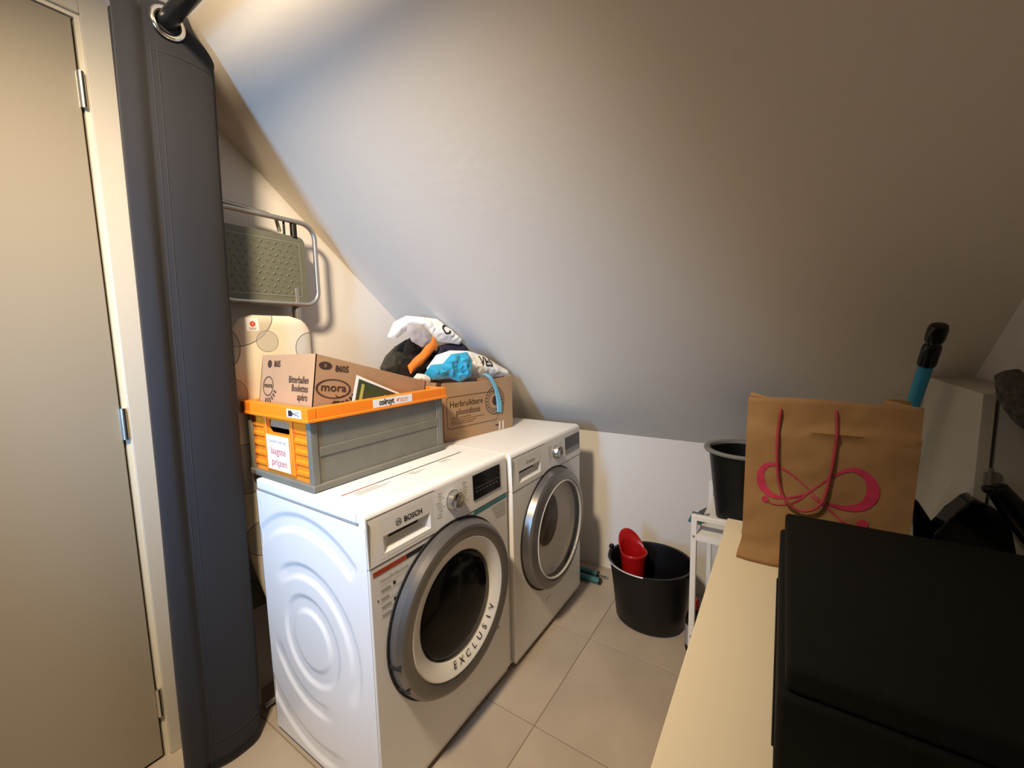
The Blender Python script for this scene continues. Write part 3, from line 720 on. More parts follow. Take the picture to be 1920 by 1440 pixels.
U = (O.to_3x3() @ Vector((0, 1, 0))); V = (O.to_3x3() @ Vector((0, 0, 1))); NX = O.to_3x3() @ X; NY = O.to_3x3() @ Vector((0, -1, 0))
b = MB()
e = NX * 0.001
b.text('8605', 0.026, lm(0, 0.062, -0.044) + e, U, V, bold=0.02, xscale=0.85)
b.ring(lm(0, 0.031, -0.030) + e, U, V, 0.0, 0.020, 24, e=0.55)
b.build('lettering', M['inkbrown'], side); b = MB()
c = lm(0, 0.062, -0.094) + e
b.ring(c, U, V, 0.050, 0.0555, 40, e=0.50)
b.text('mora', 0.033, c - V * 0.007, U, V, 'CENTER', bold=0.01, xscale=1.15)
b.ring(c + U * 0.02 - V * 0.014, U, V, 0.012, 0.015, 12, a0=PI * 1.1, a1=PI * 1.9, e=0.7)
b.text('m', 0.062, lm(0, 0.085, -0.158) + e, U, V, 'CENTER', bold=0.03)
for k in range(6):
    a = math.radians(-20 - k * 14); o = c
    p0 = o + U * 0.064 * math.cos(a) + V * 0.040 * math.sin(a); p1 = o + U * 0.082 * math.cos(a) + V * 0.058 * math.sin(a); w_ = (p1 - p0).cross(NX).normalized() * 0.0035
    b.poly([p0 - w_, p1 - w_, p1 + w_, p0 + w_])
b.build('lettering', M['inkbrown'], side)
b = MB()
b.text('8', 0.014, lm(0, 0.031, -0.035) + e * 1.6, U, V, 'CENTER'); b.build('lettering', M['card'], side)
b = MB(); e = NY * 0.001; Ux = O.to_3x3() @ X
b.text('Bitterballen', 0.028, lm(-0.022, 0, -0.084) + e, Ux, V, 'RIGHT', bold=0.015, xscale=0.78)
b.text('Boulettes', 0.028, lm(-0.022, 0, -0.108) + e, Ux, V, 'RIGHT', bold=0.015, xscale=0.78)
b.text('ap\u00e9ro', 0.028, lm(-0.022, 0, -0.132) + e, Ux, V, 'RIGHT', bold=0.015, xscale=0.78)
b.build('lettering', M['inkbrown'], front); b = MB()
b.text('8605', 0.026, lm(-0.175, 0, -0.040) + e, Ux, V, 'RIGHT', bold=0.03, xscale=0.7)
b.ring(lm(-0.236, 0, -0.032) + e, Ux, V, 0.0, 0.012, 16)
b.build('lettering', M['inkbrown'], front); b = MB()
c = lm(-0.236, 0, -0.100) + e
b.ring(c, Ux, V, 0.027, 0.030, 24); b.text('mora', 0.022, c - V * 0.004, Ux, V, 'CENTER', bold=0.02)
for k in range(6):
    a = math.radians(-100 + k * 16)
    p0 = c + Ux * 0.036 * math.cos(a) + V * 0.036 * math.sin(a); p1 = p0 + (Ux * math.cos(a) + V * math.sin(a)) * (0.03 if k < 3 else 0.014); w_ = (p1 - p0).cross(NY).normalized() * 0.0028
    b.poly([p0 - w_, p1 - w_, p1 + w_, p0 + w_])
b.build('lettering', M['inkbrown'], front)

# leaflet
lf = thing('leaflet', 'dark green leaflet with white border sticking out of the crate', 'leaflet', (-0.25, 0.25, 1.0))
P = lambda y, z, dx=0: Vector((-0.2525 + dx + (z - 1.08) * -0.03, y, z))
q = [P(0.188, 1.156), P(0.355, 1.078), P(0.318, 0.995), P(0.146, 1.020)]
b = MB(); b.prism(q, (0.0012, 0, 0)); sh = b.build('paper', M['sticker'], lf)
def bil(u, v, dx): 
    t = q[0] + (q[1] - q[0]) * u; bo = q[3] + (q[2] - q[3]) * u
    return t + (bo - t) * v + X * dx
b = MB(); b.poly([bil(0.05, 0.06, 0.0016), bil(0.97, 0.06, 0.0016), bil(0.97, 0.94, 0.0016), bil(0.05, 0.94, 0.0016)]); b.build('print', M['green'], sh)
b = MB(); b.poly([bil(0.12, 0.14, 0.0020), bil(0.18, 0.14, 0.0020), bil(0.18, 0.9, 0.0020), bil(0.12, 0.9, 0.0020)]); b.build('print', M['lime'], sh)
b = MB(); b.poly([bil(0.62, 0.22, 0.0020), bil(0.90, 0.30, 0.0020), bil(0.85, 0.7, 0.0020), bil(0.55, 0.8, 0.0020)]); b.build('print', M['skinprint'], sh)

# ================================================================== CARTON AND BAGS ON THE DRYER
ZD = 0.842
f0 = Vector((-0.310, 0.618, ZD + 0.001)); f1 = Vector((-0.240, 1.010, ZD + 0.001))
fu = (f1 - f0).normalized(); fl = (f1 - f0).length; fn = Vector((fu.y, -fu.x, 0))   # outward (+X)
ct = thing('cardboard_carton', 'brown folding carton printed Herbruikbare plooidoos on the tumble dryer', 'box', (f0 + f1) / 2 - fn * 0.13)
ch, cd = 0.240, 0.30
def cpnt(u, d, h): return f0 + fu * u - fn * d + Z * h
def cpanel(nm, pts, th):
    b = MB(); n_ = (pts[1] - pts[0]).cross(pts[2] - pts[0]).normalized(); b.prism(pts, n_ * th); return b.build(nm, M['card2'], ct)
fr = cpanel('front_side', [cpnt(0, 0, 0), cpnt(fl, 0, 0), cpnt(fl, 0, ch), cpnt(fl * 0.5, 0, ch - 0.008), cpnt(0, 0, ch + 0.002)], -0.004)
cpanel('short_side', [cpnt(fl, 0.0045, 0), cpnt(fl, cd, 0), cpnt(fl, cd, ch), cpnt(fl, 0.0045, ch)], -0.004)
cpanel('short_side', [cpnt(0, cd, 0), cpnt(0, 0.0045, 0), cpnt(0, 0.0045, ch), cpnt(0, cd, ch)], -0.004)
cpanel('rear_side', [cpnt(fl - 0.005, cd, 0), cpnt(0.005, cd, 0), cpnt(0.005, cd, ch), cpnt(fl - 0.005, cd, ch)], -0.004)
cpanel('bottom', [cpnt(0.005, 0.005, 0), cpnt(0.005, cd - 0.005, 0), cpnt(fl - 0.005, cd - 0.005, 0), cpnt(fl - 0.005, 0.005, 0)], -0.004)
def fp(u, h, o=0.0008): return cpnt(u, -o, h)
b = MB()
def rrline(u0, u1, h0, h1, r, w_):
    P_ = rrect(u0, u1, h0, h1, r); Q_ = rrect(u0 + w_, u1 - w_, h0 + w_, h1 - w_, r - w_ if r > w_ else 0.001)
    for k in range(len(P_)):
        k2 = (k + 1) % len(P_)
        b.poly([fp(*P_[k]), fp(*P_[k2]), fp(*Q_[k2]), fp(*Q_[k])])
rrline(0.015, 0.300, 0.050, 0.182, 0.016, 0.002)
b.text('Herbruikbare', 0.036, fp(0.030, 0.138), fu, Z, bold=0.006, xscale=0.92)
b.text('plooidoos', 0.036, fp(0.062, 0.104), fu, Z, bold=0.006, xscale=0.92)
for hh, u0, L in ((0.092, 0.035, 0.10), (0.083, 0.035, 0.17), (0.074, 0.035, 0.13), (0.066, 0.035, 0.12)):
    rr_ = random.Random(int(hh * 1000)); u = u0
    while u < u0 + L:
        s_ = rr_.uniform(0.004, 0.014); b.poly([fp(u, hh), fp(u + s_, hh), fp(u + s_, hh + 0.0022), fp(u, hh + 0.0022)]); u += s_ + 0.003
c = fp(0.285, 0.138); b.ring(c, fu, Z, 0.056, 0.059, 40, e=1.05); b.ring(c, fu, Z, 0.036, 0.038, 32, e=1.05); b.ring(c, fu, Z, 0.0, 0.016, 20, e=1.3)
for k in range(22):
    a = 2 * PI * k / 22
    p0 = c + fu * 0.043 * math.cos(a) + Z * 0.045 * math.sin(a); p1 = c + fu * 0.051 * math.cos(a) + Z * 0.053 * math.sin(a); w_ = (p1 - p0).cross(fn).normalized() * 0.0025
    b.poly([p0 - w_, p1 - w_, p1 + w_, p0 + w_])
b.poly([fp(0.285, 0.022), fp(0.312, 0.022), fp(0.312, 0.028), fp(0.285, 0.028)])
b.build('lettering', M['inkbrown'], fr)
for du in (0.305, 0.327):
    b = MB(); b.poly([fp(du, 0.001, 0.0012), fp(du + 0.010, 0.001, 0.0012), fp(du + 0.011, 0.040, 0.0012), fp(du + 0.001, 0.040, 0.0012)]); b.build('tape_strip', M['tape'], fr)

def crumple(name, label, cat, c, rad, seed, mat_, amp=0.22, rot=(0, 0, 0), sub=4, smooth=35, floor_z=None, group=None):
    c = Vector(c); b = MB()
    bmesh.ops.create_icosphere(b.bm, subdivisions=sub, radius=1.0)
    Rm = Matrix.Rotation(rot[2], 3, 'Z') @ Matrix.Rotation(rot[1], 3, 'Y') @ Matrix.Rotation(rot[0], 3, 'X')
    for v in b.bm.verts:
        p = v.co.copy(); s1 = Vector((seed * 3.1, seed * 1.7, seed))
        h = noise.noise(p * 1.3 + s1) * 0.9 + abs(noise.noise(p * 2.6 + s1 * 2)) * 1.1 - 0.3 + 0.45 * (0.5 - abs(noise.noise(p * 5.2 + s1)))
        p = p * (1 + amp * h)
        p = Rm @ Vector((p.x * rad[0], p.y * rad[1], p.z * rad[2])) + c
        p.z = min(p.z, slope(p.y) - 0.012)
        if floor_z is not None: p.z = max(p.z, floor_z)
        v.co = p
    o = b.build(name, mat_, None, smooth, base=(c.x, c.y, c.z - rad[2]))
    return tag(o, label, cat, group)
# contents of the carton: soft crumpled shapes grown from an outline on an upright plane, with their own depth
def on_x(u, v, x0):
    r_ = RIGHT * (u - 960) / 775.77 + DOWN * (v - 720) / 775.77 + FWD
    return CAM + r_ * ((x0 - CAM.x) / r_.x)
def pillow(name, label, cat, outline, xs, depth, seed, mat_, lean=0.0, crease=0.010, smooth=40, freq=16):
    xa, xb = xs; ua, ub = min(p[0] for p in outline), max(p[0] for p in outline)
    P2 = [on_x(u, v, xa + (xb - xa) * (u - ua) / (ub - ua)) for u, v in outline]
    y_lo, y_hi = min(p.y for p in P2), max(p.y for p in P2)
    P2 = [Vector((p.y, p.z)) for p in P2]
    zc = sum(p.y for p in P2) / len(P2)
    b = MB()
    vs = [b.bm.verts.new((0, p.x, p.y)) for p in P2]
    es = [b.bm.edges.new((vs[i], vs[(i + 1) % len(vs)])) for i in range(len(vs))]
    bmesh.ops.triangle_fill(b.bm, edges=es, use_beauty=True)
    for _ in range(7):
        lg = [e for e in b.bm.edges if e.calc_length() > 0.011]
        if not lg: break
        bmesh.ops.subdivide_edges(b.bm, edges=lg, cuts=1)
        bmesh.ops.triangulate(b.bm, faces=b.bm.faces[:])
        bmesh.ops.beautify_fill(b.bm, faces=b.bm.faces[:], edges=b.bm.edges[:])
    def edist(y, z):
        p = Vector((y, z)); best = 9
        for i in range(len(P2)):
            a_, c_ = P2[i], P2[(i + 1) % len(P2)]; ab = c_ - a_; t = max(0, min(1, (p - a_).dot(ab) / max(1e-9, ab.length_squared)))
            best = min(best, (a_ + ab * t - p).length)
        return best
    faces = b.bm.faces[:]
    base = [(v, v.co.copy(), edist(v.co.y, v.co.z)) for v in b.bm.verts]
    back = {}
    for v, co, e in base:
        q_ = Vector((seed * 1.3, co.y * freq, co.z * freq))
        k = 1 - math.exp(-e / (depth * 0.6))
        cr_ = crease * k * (1.6 * abs(noise.noise(q_)) + 1.2 * abs(noise.noise(q_ * 2.1)) - 0.5)
        off = lean * (co.z - zc); x0 = xa + (xb - xa) * (co.y - y_lo) / (y_hi - y_lo)
        ff = x0 + off + depth * 0.5 * k - cr_
        bk_ = x0 + off - depth * 0.5 * k
        v.co = Vector((ff, co.y, min(co.z, slope(co.y) - 0.010)))
        if e < 1e-5: back[v] = v
        else: back[v] = b.bm.verts.new((bk_, co.y, min(co.z, slope(co.y) - 0.010)))
    for f in faces:
        try: b.bm.faces.new([back[v] for v in reversed(f.verts)])
        except ValueError: pass
    lo = min(b.bm.verts, key=lambda v: v.co.z).co.copy()
    return tag(b.build(name, mat_, None, smooth, base=lo), label, cat)
pillow('shopping_bag', 'dark olive folded bag at the back left of the carton', 'bag', [(712, 690), (722, 668), (740, 650), (762, 636), (776, 640), (784, 690), (786, 708), (740, 708), (718, 700)], (-0.60, -0.565), 0.050, 3, M['bagolive'], crease=0.006)
pillow('plastic_bag', 'crumpled black plastic bag beside the orange strap', 'bag', [(750, 690), (760, 640), (776, 626), (800, 640), (822, 662), (815, 690), (795, 720), (770, 735), (752, 720)], (-0.535, -0.505), 0.045, 9, M['bagblack'], crease=0.012)
wb = pillow('plastic_bag', 'white plastic carrier bag on top with bold black letters', 'bag', [(726, 632), (738, 604), (762, 592), (790, 594), (822, 598), (848, 612), (872, 636), (862, 646), (822, 640), (806, 632), (790, 620), (772, 612), (758, 624), (742, 636)], (-0.535, -0.415), 0.070, 5, M['bagwhite'], crease=0.016, freq=20)
pillow('cloth', 'greyish lining of the white carrier bag folded open', 'cloth', [(764, 606), (790, 608), (806, 622), (812, 640), (792, 652), (772, 640), (762, 622)], (-0.480, -0.455), 0.024, 4, mat('grey_mauve_film', (0.42, 0.38, 0.38), 0.5), crease=0.006)
pillow('cloth', 'dark navy cloth tucked under the white carrier bag', 'cloth', [(815, 668), (822, 648), (850, 642), (868, 640), (882, 656), (880, 690), (850, 700), (822, 690)], (-0.475, -0.425), 0.045, 12, M['navy'], crease=0.008)
vb = pillow('plastic_bag', 'white plastic bag lettered VES spilling over the carton rim', 'bag', [(800, 690), (818, 666), (845, 657), (880, 658), (910, 668), (934, 684), (952, 694), (956, 704), (940, 706), (910, 708), (830, 712), (804, 712)], (-0.385, -0.275), 0.080, 7, M['bagwhite'], crease=0.014)
bb = pillow('plastic_bag', 'glossy blue plastic bag bulging over the carton front', 'bag', [(796, 700), (808, 684), (830, 682), (846, 664), (876, 660), (886, 676), (884, 706), (862, 716), (840, 708), (824, 712), (804, 710)], (-0.315, -0.285), 0.050, 15, M['bagblue'], crease=0.020, freq=24)
pillow('plastic_bag', 'small cream white plastic film between the crate and the blue bag', 'bag', [(772, 712), (782, 700), (798, 702), (812, 712), (800, 720), (782, 718)], (-0.315, -0.305), 0.026, 21, M['bagwhite'])

def raycast_print(root, txt, size, center, ndir, up, name='lettering', bold=0.03, xs=1.0):
    """lay letters onto a bag's surface by casting each vertex along -ndir"""
    from mathutils.bvhtree import BVHTree
    bmx = bmesh.new(); bmx.from_mesh(root.data); bmesh.ops.triangulate(bmx, faces=bmx.faces[:])
    bmx.transform(Matrix.Translation(root.location)); tree = BVHTree.FromBMesh(bmx)
    n_ = Vector(ndir).normalized(); V_ = Vector(up); V_ = (V_ - n_ * V_.dot(n_)).normalized(); U_ = V_.cross(n_)
    b = MB(); b.text(txt, size, Vector(center) - V_ * size * 0.35, U_, V_, 'CENTER', bold=bold, xscale=xs)
    bmesh.ops.triangulate(b.bm, faces=b.bm.faces[:])
    bmesh.ops.subdivide_edges(b.bm, edges=b.bm.edges[:], cuts=1)
    miss = []
    for v in b.bm.verts:
        hit = tree.ray_cast(v.co + n_ * 0.3, -n_)
        if hit[0] is not None: v.co = hit[0] + n_ * 0.002
        else: miss.append(v)
    bmesh.ops.delete(b.bm, geom=miss, context='VERTS')
    bmx.free()
    return b.build(name, M['ink'], root)
raycast_print(wb, 'CT', 0.062, on_x(838, 616, -0.44), (1, -0.1, 0.25), (0, -0.45, 0.85), xs=0.8)
raycast_print(vb, 'VES', 0.060, on_x(908, 678, -0.31), (1, 0, 0.1), (0, 0.15, 1.0), xs=0.85)

def sheet(name, label, cat, pts_l, pts_r, mat_, th=0.004, n=8):
    Lp = spline(pts_l, n); Rp = spline(pts_r, n); b = MB(); k = len(Lp) - 1
    b.grid(lambda u, v: Lp[round(u * k)] * (1 - v) + Rp[round(u * k)] * v, k, 4)
    lo = min(list(Lp) + list(Rp), key=lambda p: p.z)
    o = b.build(name, mat_, None, 50, thick=th, base=lo)
    return tag(o, label, cat)
pillow('fabric_strap', 'bright orange fabric strap lying across the black bag', 'strap', [(764, 686), (776, 672), (788, 662), (800, 646), (808, 630), (816, 634), (822, 650), (812, 660), (802, 672), (792, 684), (782, 690), (770, 702)], (-0.475, -0.455), 0.022, 31, M['orangecloth'], crease=0.004)
rb = [fp(0.225, 0.262, -0.012), fp(0.240, 0.246, 0.006), fp(0.268, 0.205, 0.008), fp(0.285, 0.160, 0.006), fp(0.292, 0.105, 0.006), fp(0.290, 0.085, 0.006)]
rc = [fp(0.250, 0.262, -0.012), fp(0.266, 0.246, 0.006), fp(0.292, 0.205, 0.008), fp(0.314, 0.160, 0.006), fp(0.326, 0.112, 0.006), fp(0.322, 0.080, 0.006)]
sheet('ribbon', 'pale blue ribbon hanging over the front of the carton', 'ribbon', rb, rc, M['strap'], 0.0015)

# ================================================================== STEP LADDER AND IRONING BOARD
sl = thing('step_ladder', 'folded step ladder with grey tread leaning against the gable wall', 'step ladder', (-0.65, 0.1, 0))
def rloop(x, y0, y1, z0, z1, r, n=8):
    return [Vector((x, p[0], p[1])) for p in rrect(y0, y1, z0, z1, r, n)]
xl = -0.655
b = MB(); b.tube(rloop(xl + 0.012, -0.008, 0.327, 1.392, 1.678, 0.050), 0.0085, 12, closed=True); b.build('handle_loop', M['tube'], sl, 60)
b = MB(); b.tube([(xl - 0.012, -0.008, 1.700), (xl - 0.012, 0.170, 1.692), (xl - 0.012, 0.205, 1.684), (xl - 0.012, 0.215, 1.640)], 0.0065, 10); b.build('brace_tube', M['tube'], sl, 60)
b = MB(); b.tube([(xl + 0.004, 0.255, 1.674), (xl + 0.004, 0.255, 1.625)], 0.011, 12); b.tube([(xl + 0.004, 0.222, 1.674), (xl + 0.004, 0.222, 1.63)], 0.004, 8); b.build('pivot_bolt', M['blackp'], sl, 60)
b = MB()
P_ = rrect(0.004, 0.290, 1.400, 1.628, 0.022)
b.prism([(xl - 0.008, p[0], p[1]) for p in P_], (0.016, 0, 0)); tr = b.build('tread', M['ladder'], sl, 30)
b = MB()
P_ = rrect(0.016, 0.270, 1.418, 1.606, 0.006); Q_ = rrect(0.019, 0.267, 1.421, 1.603, 0.004)
for k in range(len(P_)):
    k2 = (k + 1) % len(P_); b.poly([(xl + 0.0090, *P_[k]), (xl + 0.0090, *P_[k2]), (xl + 0.0090, *Q_[k2]), (xl + 0.0090, *Q_[k])])
b.build('tread_border', M['greyrim'], tr)
# anti-slip drops: too many and small to pick apart singly
b = MB()
for i in range(15):
    for j in range(9):
        yy = -0.072 + i * 0.0235 + (0.0118 if j % 2 else 0); zz = 1.430 + j * 0.0205
        if yy > 0.258 or yy < 0.026: continue
        a = PI / 4 if (i + j) % 2 else -PI / 4
        b.lathe([(1.0, 0.0), (0.7, 0.6), (0.0001, 0.9)], 8, Matrix.Translation((xl + 0.008, yy, zz)) @ Matrix.Rotation(a, 4, 'X') @ Matrix.Rotation(PI / 2, 4, 'Y') @ Matrix.Diagonal((0.0030, 0.0085, 0.0022, 1)))
st_ = b.build('tread_grip', M['ladder'], tr, 60); st_['kind'] = 'stuff'
for yy in (0.004, 0.25):
    b = MB(); b.tube([(xl, yy, 1.45), (xl, yy, 0.01)], 0.011, 12); b.build('front_leg', M['tube'], sl, 60)
    b = MB(); b.tube([(xl - 0.035, yy + 0.012, 1.60), (xl - 0.035, yy + 0.012, 0.01)], 0.010, 12); b.build('rear_leg', M['tube'], sl, 60)
for zz in (0.35, 0.72, 1.08):
    b = MB(); b.box((xl - 0.022, 0.016, zz), (xl - 0.012, 0.240, zz + 0.10), 0.002, 1); b.build('step', M['ladder'], sl)

# ironing-board cover print
def cover_material():
    mt = bpy.data.materials.new('bubble_print_cotton'); mt.use_nodes = True; nt = mt.node_tree; bs = nt.nodes['Principled BSDF']; bs.inputs['Roughness'].default_value = 0.9
    tc = nt.nodes.new('ShaderNodeTexCoord'); sp = nt.nodes.new('ShaderNodeSeparateXYZ'); nt.links.new(tc.outputs['Object'], sp.inputs[0])
    cmb = nt.nodes.new('ShaderNodeCombineXYZ'); nt.links.new(sp.outputs['Y'], cmb.inputs[0]); nt.links.new(sp.outputs['Z'], cmb.inputs[1])
    col = None
    base = (0.74, 0.66, 0.50)
    circles = [(0.010, 1.372, 0.125, (0.42, 0.36, 0.29), 0.0022), (0.108, 1.262, 0.034, (0.40, 0.37, 0.32), 0.0012), (0.255, 1.235, 0.055, (0.46, 0.43, 0.38), 0.0020),
               (-0.060, 1.245, 0.085, (0.30, 0.28, 0.27), 0.0020), (-0.02, 1.10, 0.055, (0.40, 0.33, 0.30), 0.001), (0.18, 1.02, 0.07, (0.42, 0.38, 0.33), 0.002), (0.02, 0.86, 0.08, (0.36, 0.33, 0.3), 0.002),
               (0.21, 0.78, 0.06, (0.40, 0.37, 0.33), 0.002), (0.05, 0.62, 0.06, (0.35, 0.32, 0.3), 0.002), (0.12, 0.48, 0.07, (0.36, 0.33, 0.3), 0.002), (-0.05, 0.44, 0.05, (0.36, 0.33, 0.3), 0.002), (-0.06, 0.72, 0.05, (0.36, 0.33, 0.3), 0.002)]
    prev = None
    for cy_, cz_, r_, c_, w_ in circles:
        d = nt.nodes.new('ShaderNodeVectorMath'); d.operation = 'DISTANCE'; nt.links.new(cmb.outputs[0], d.inputs[0]); d.inputs[1].default_value = (cy_, cz_, 0)
        lt = nt.nodes.new('ShaderNodeMath'); lt.operation = 'LESS_THAN'; nt.links.new(d.outputs['Value'], lt.inputs[0]); lt.inputs[1].default_value = r_
        f = nt.nodes.new('ShaderNodeMath'); f.operation = 'MULTIPLY'; nt.links.new(lt.outputs[0], f.inputs[0]); f.inputs[1].default_value = 0.62
        mx = nt.nodes.new('ShaderNodeMixRGB'); nt.links.new(f.outputs[0], mx.inputs[0]); mx.inputs[2].default_value = (*c_, 1)
        if prev is None: mx.inputs[1].default_value = (*base, 1)
        else: nt.links.new(prev, mx.inputs[1])
        cmpn = nt.nodes.new('ShaderNodeMath'); cmpn.operation = 'COMPARE'; nt.links.new(d.outputs['Value'], cmpn.inputs[0]); cmpn.inputs[1].default_value = r_; cmpn.inputs[2].default_value = w_ * 0.6
        mx2 = nt.nodes.new('ShaderNodeMixRGB'); nt.links.new(cmpn.outputs[0], mx2.inputs[0]); nt.links.new(mx.outputs[0], mx2.inputs[1]); mx2.inputs[2].default_value = (0.10, 0.09, 0.10, 1)
        prev = mx2.outputs[0]
    nt.links.new(prev, bs.inputs['Base Color'])
    return mt
M['cover'] = cover_material()
ib = thing('ironing_board', 'ironing board in cream bubble-print cover standing behind the washing machine', 'ironing board', (-0.605, 0, 0))
b = MB()
def cov(u, v):
    # outline: rounded square end on top, tapering to a nose below
    z = 0.26 + v * (1.345 - 0.26)
    half = 0.134
    t = (1.345 - z)
    if t < 0.075: half = 0.134 - 0.075 + math.sqrt(max(0, 0.075 ** 2 - (0.075 - t) ** 2))
    if z < 0.60: half = 0.134 * math.sqrt(max(0.06, (z - 0.24) / 0.36))
    c_ = 0.131
    yy = c_ + (2 * u - 1) * half
    ed = 1 - (2 * u - 1) ** 8
    return yy, z, ed
b.grid(lambda u, v: (-0.606 + 0.010 * cov(u, v)[2] * min(1, (1 - v) * 60 + 0.05) + 0.0015 * noise.noise(Vector((cov(u, v)[0] * 12, cov(u, v)[1] * 9, 3))), cov(u, v)[0], cov(u, v)[1]), 28, 90)
cvr = b.build('cover', M['cover'], ib, 60, thick=0.004)
b = MB()
b.grid(lambda u, v: (-0.612, 0.131 + (cov(u, v)[0] - 0.131) * 0.95, cov(u, v)[1] * 0.985 + 0.005), 12, 60); b.build('board', M['steel'], ib, 0, thick=0.006)
for yy in (0.07, 0.19):
    b = MB(); b.tube([(-0.622, yy, 1.15), (-0.622, yy, 0.03)], 0.007, 10); b.build('leg', M['tube'], ib, 60)
b = MB(); b.tube([(-0.622, 0.01, 0.022), (-0.622, 0.25, 0.022)], 0.008, 10); b.build('foot_bar', M['tube'], ib, 60)
b = MB(); b.box((-0.5975, 0.047, 1.296), (-0.594, 0.085, 1.336), 0.0005, 1); lab = b.build('fabric_label', M['sticker'], cvr)
b = MB(); b.ring((-0.5932, 0.066, 1.318), Y, Z, 0.0, 0.0085, 24); b.build('emblem', M['inkred'], lab)
b = MB(); b.text('5', 0.009, (-0.5928, 0.066, 1.315), Y, Z, 'CENTER'); b.build('lettering', M['sticker'], lab)
b = MB()
for zz, L in ((1.3045, 0.024), (1.3005, 0.018)): b.poly([(-0.5932, 0.066 - L / 2, zz), (-0.5932, 0.066 + L / 2, zz), (-0.5932, 0.066 + L / 2, zz + 0.0018), (-0.5932, 0.066 - L / 2, zz + 0.0018)])
b.build('lettering', M['inkgrey'], lab)

# ================================================================== BUCKET, WRINGER, TUBES
bc = Vector((0.360, 1.165, 0))
bk = thing('mop_bucket', 'black oval mop bucket with wire handle on the tiled floor', 'bucket', bc)
b = MB()
Hb = 0.290
def bprof(seg=64):
    rings = []
    for (t, z, k) in ((0.0, 0.0, 0), (0.94, 0.0, 0), (1.0, 0.012, 0), (1.0, 0.05, 0), (1.0, Hb - 0.03, 0), (1.0, Hb, 0), (1.07, Hb + 0.002, 1), (1.07, Hb - 0.012, 1), (1.065, Hb - 0.012, 1)):
        rings.append((t, z))
    return rings
def brad(z): return 0.141 + 0.031 * (z / Hb), 0.114 + 0.034 * (z / Hb)
def bshell(pr, off=0.0):
    def f(u, v):
        i = v * (len(pr) - 1); i = round(i); t, z = pr[i]
        a = 2 * PI * u
        rx, ry = brad(z)
        lift = 0.016 * (math.cos(a - 0.5) * 0.5 - 0.5) * (1 if z > Hb - 0.05 else 0)
        return (bc.x + t * (rx + off) * math.cos(a), bc.y + t * (ry + off) * math.sin(a), z + lift)
    return f
pr = [(0.001, 0.002), (0.92, 0.002), (1.0, 0.014), (1.0, 0.10), (1.0, 0.20), (1.0, Hb - 0.04), (1.0, Hb - 0.006), (1.045, Hb - 0.004), (1.05, Hb - 0.001), (1.045, Hb + 0.002), (0.985, Hb), (0.975, Hb - 0.01), (0.97, 0.15), (0.965, 0.02), (0.9, 0.012), (0.001, 0.010)]
b.grid(bshell(pr), 64, len(pr) - 1, True); b.build('bucket_body', M['blackp'], bk, 45)
b = MB()
hp = []
for k in range(25):
    a = math.radians(175 + k * (100 / 24)); rx, ry = brad(Hb)
    hp.append((bc.x + (rx * 1.068) * math.cos(a), bc.y + (ry * 1.075) * math.sin(a), Hb + 0.003 + 0.016 * (math.cos(a - 0.5) * 0.5 - 0.5) * 1.0))
b.tube(hp, 0.0028, 8); b.build('wire_handle', M['wire'], bk, 60)
b = MB()
for a in (math.radians(172), math.radians(-8)):
    rx, ry = brad(Hb); p = Vector((bc.x + rx * 1.05 * math.cos(a), bc.y + ry * 1.05 * math.sin(a), Hb - 0.02))
    b.box(p - Vector((0.010, 0.012, 0.018)), p + Vector((0.008, 0.012, 0.024)), 0.004, 2)
b.build('handle_lug', M['blackp'], bk, 40)
wr = thing('mop_wringer', 'red plastic mop wringer cup standing in the black bucket', 'wringer', (bc.x - 0.075, bc.y + 0.005, 0.012))
b = MB()
wc = Vector((bc.x - 0.073, bc.y + 0.005, 0.0))
def wf(u, v):
    a = 2 * PI * u
    hts = [0.014, 0.10, 0.20, 0.255, 0.285, 0.30]
    rds = [0.040, 0.044, 0.046, 0.050, 0.054, 0.058]
    i = min(5, round(v * 5)); r, h = rds[i], hts[i]
    lipk = max(0, math.cos(a - math.radians(140))) ** 1.2
    if i >= 4: h += 0.075 * lipk * (i - 3) / 2; r += 0.010 * (i - 3) / 2 * lipk
    return (wc.x + r * math.cos(a), wc.y + r * math.sin(a), h)
b.grid(wf, 40, 5, True); b.build('wringer_cup', M['red'], wr, 50, thick=0.004)
b = MB(); b.lathe([(0.0001, 0.016), (0.038, 0.016)], 24, Matrix.Translation(wc)); b.build('cup_bottom', M['red'], wr)
b = MB()
for k in range(7):
    a = 2 * PI * k / 7
    b.box((wc.x + 0.036 * math.cos(a) - 0.002, wc.y + 0.036 * math.sin(a) - 0.002, 0.02), (wc.x + 0.040 * math.cos(a) + 0.002, wc.y + 0.040 * math.sin(a) + 0.002, 0.225))
b.build('wringer_ribs', M['red'], wr)
# bottle behind the bucket
bt = thing('spray_bottle', 'small dark bottle with red cap between bucket and white rack', 'bottle', (0.560, 1.075, 0))
b = MB(); b.lathe([(0.0001, 0.001), (0.030, 0.001), (0.032, 0.01), (0.032, 0.13), (0.026, 0.155), (0.013, 0.17), (0.013, 0.185)], 24, Matrix.Translation((0.560, 1.075, 0))); b.build('bottle_body', M['blackp'], bt, 40)
b = MB(); b.lathe([(0.016, 0.182), (0.016, 0.215), (0.012, 0.22), (0.0001, 0.22)], 18, Matrix.Translation((0.560, 1.075, 0)), cap0=True); b.build('cap', M['maroon'], bt, 40)
b = MB(); b.lathe([(0.0325, 0.03), (0.0325, 0.115)], 24, Matrix.Translation((0.560, 1.075, 0))); b.build('label_band', M['label'], bt, 40)

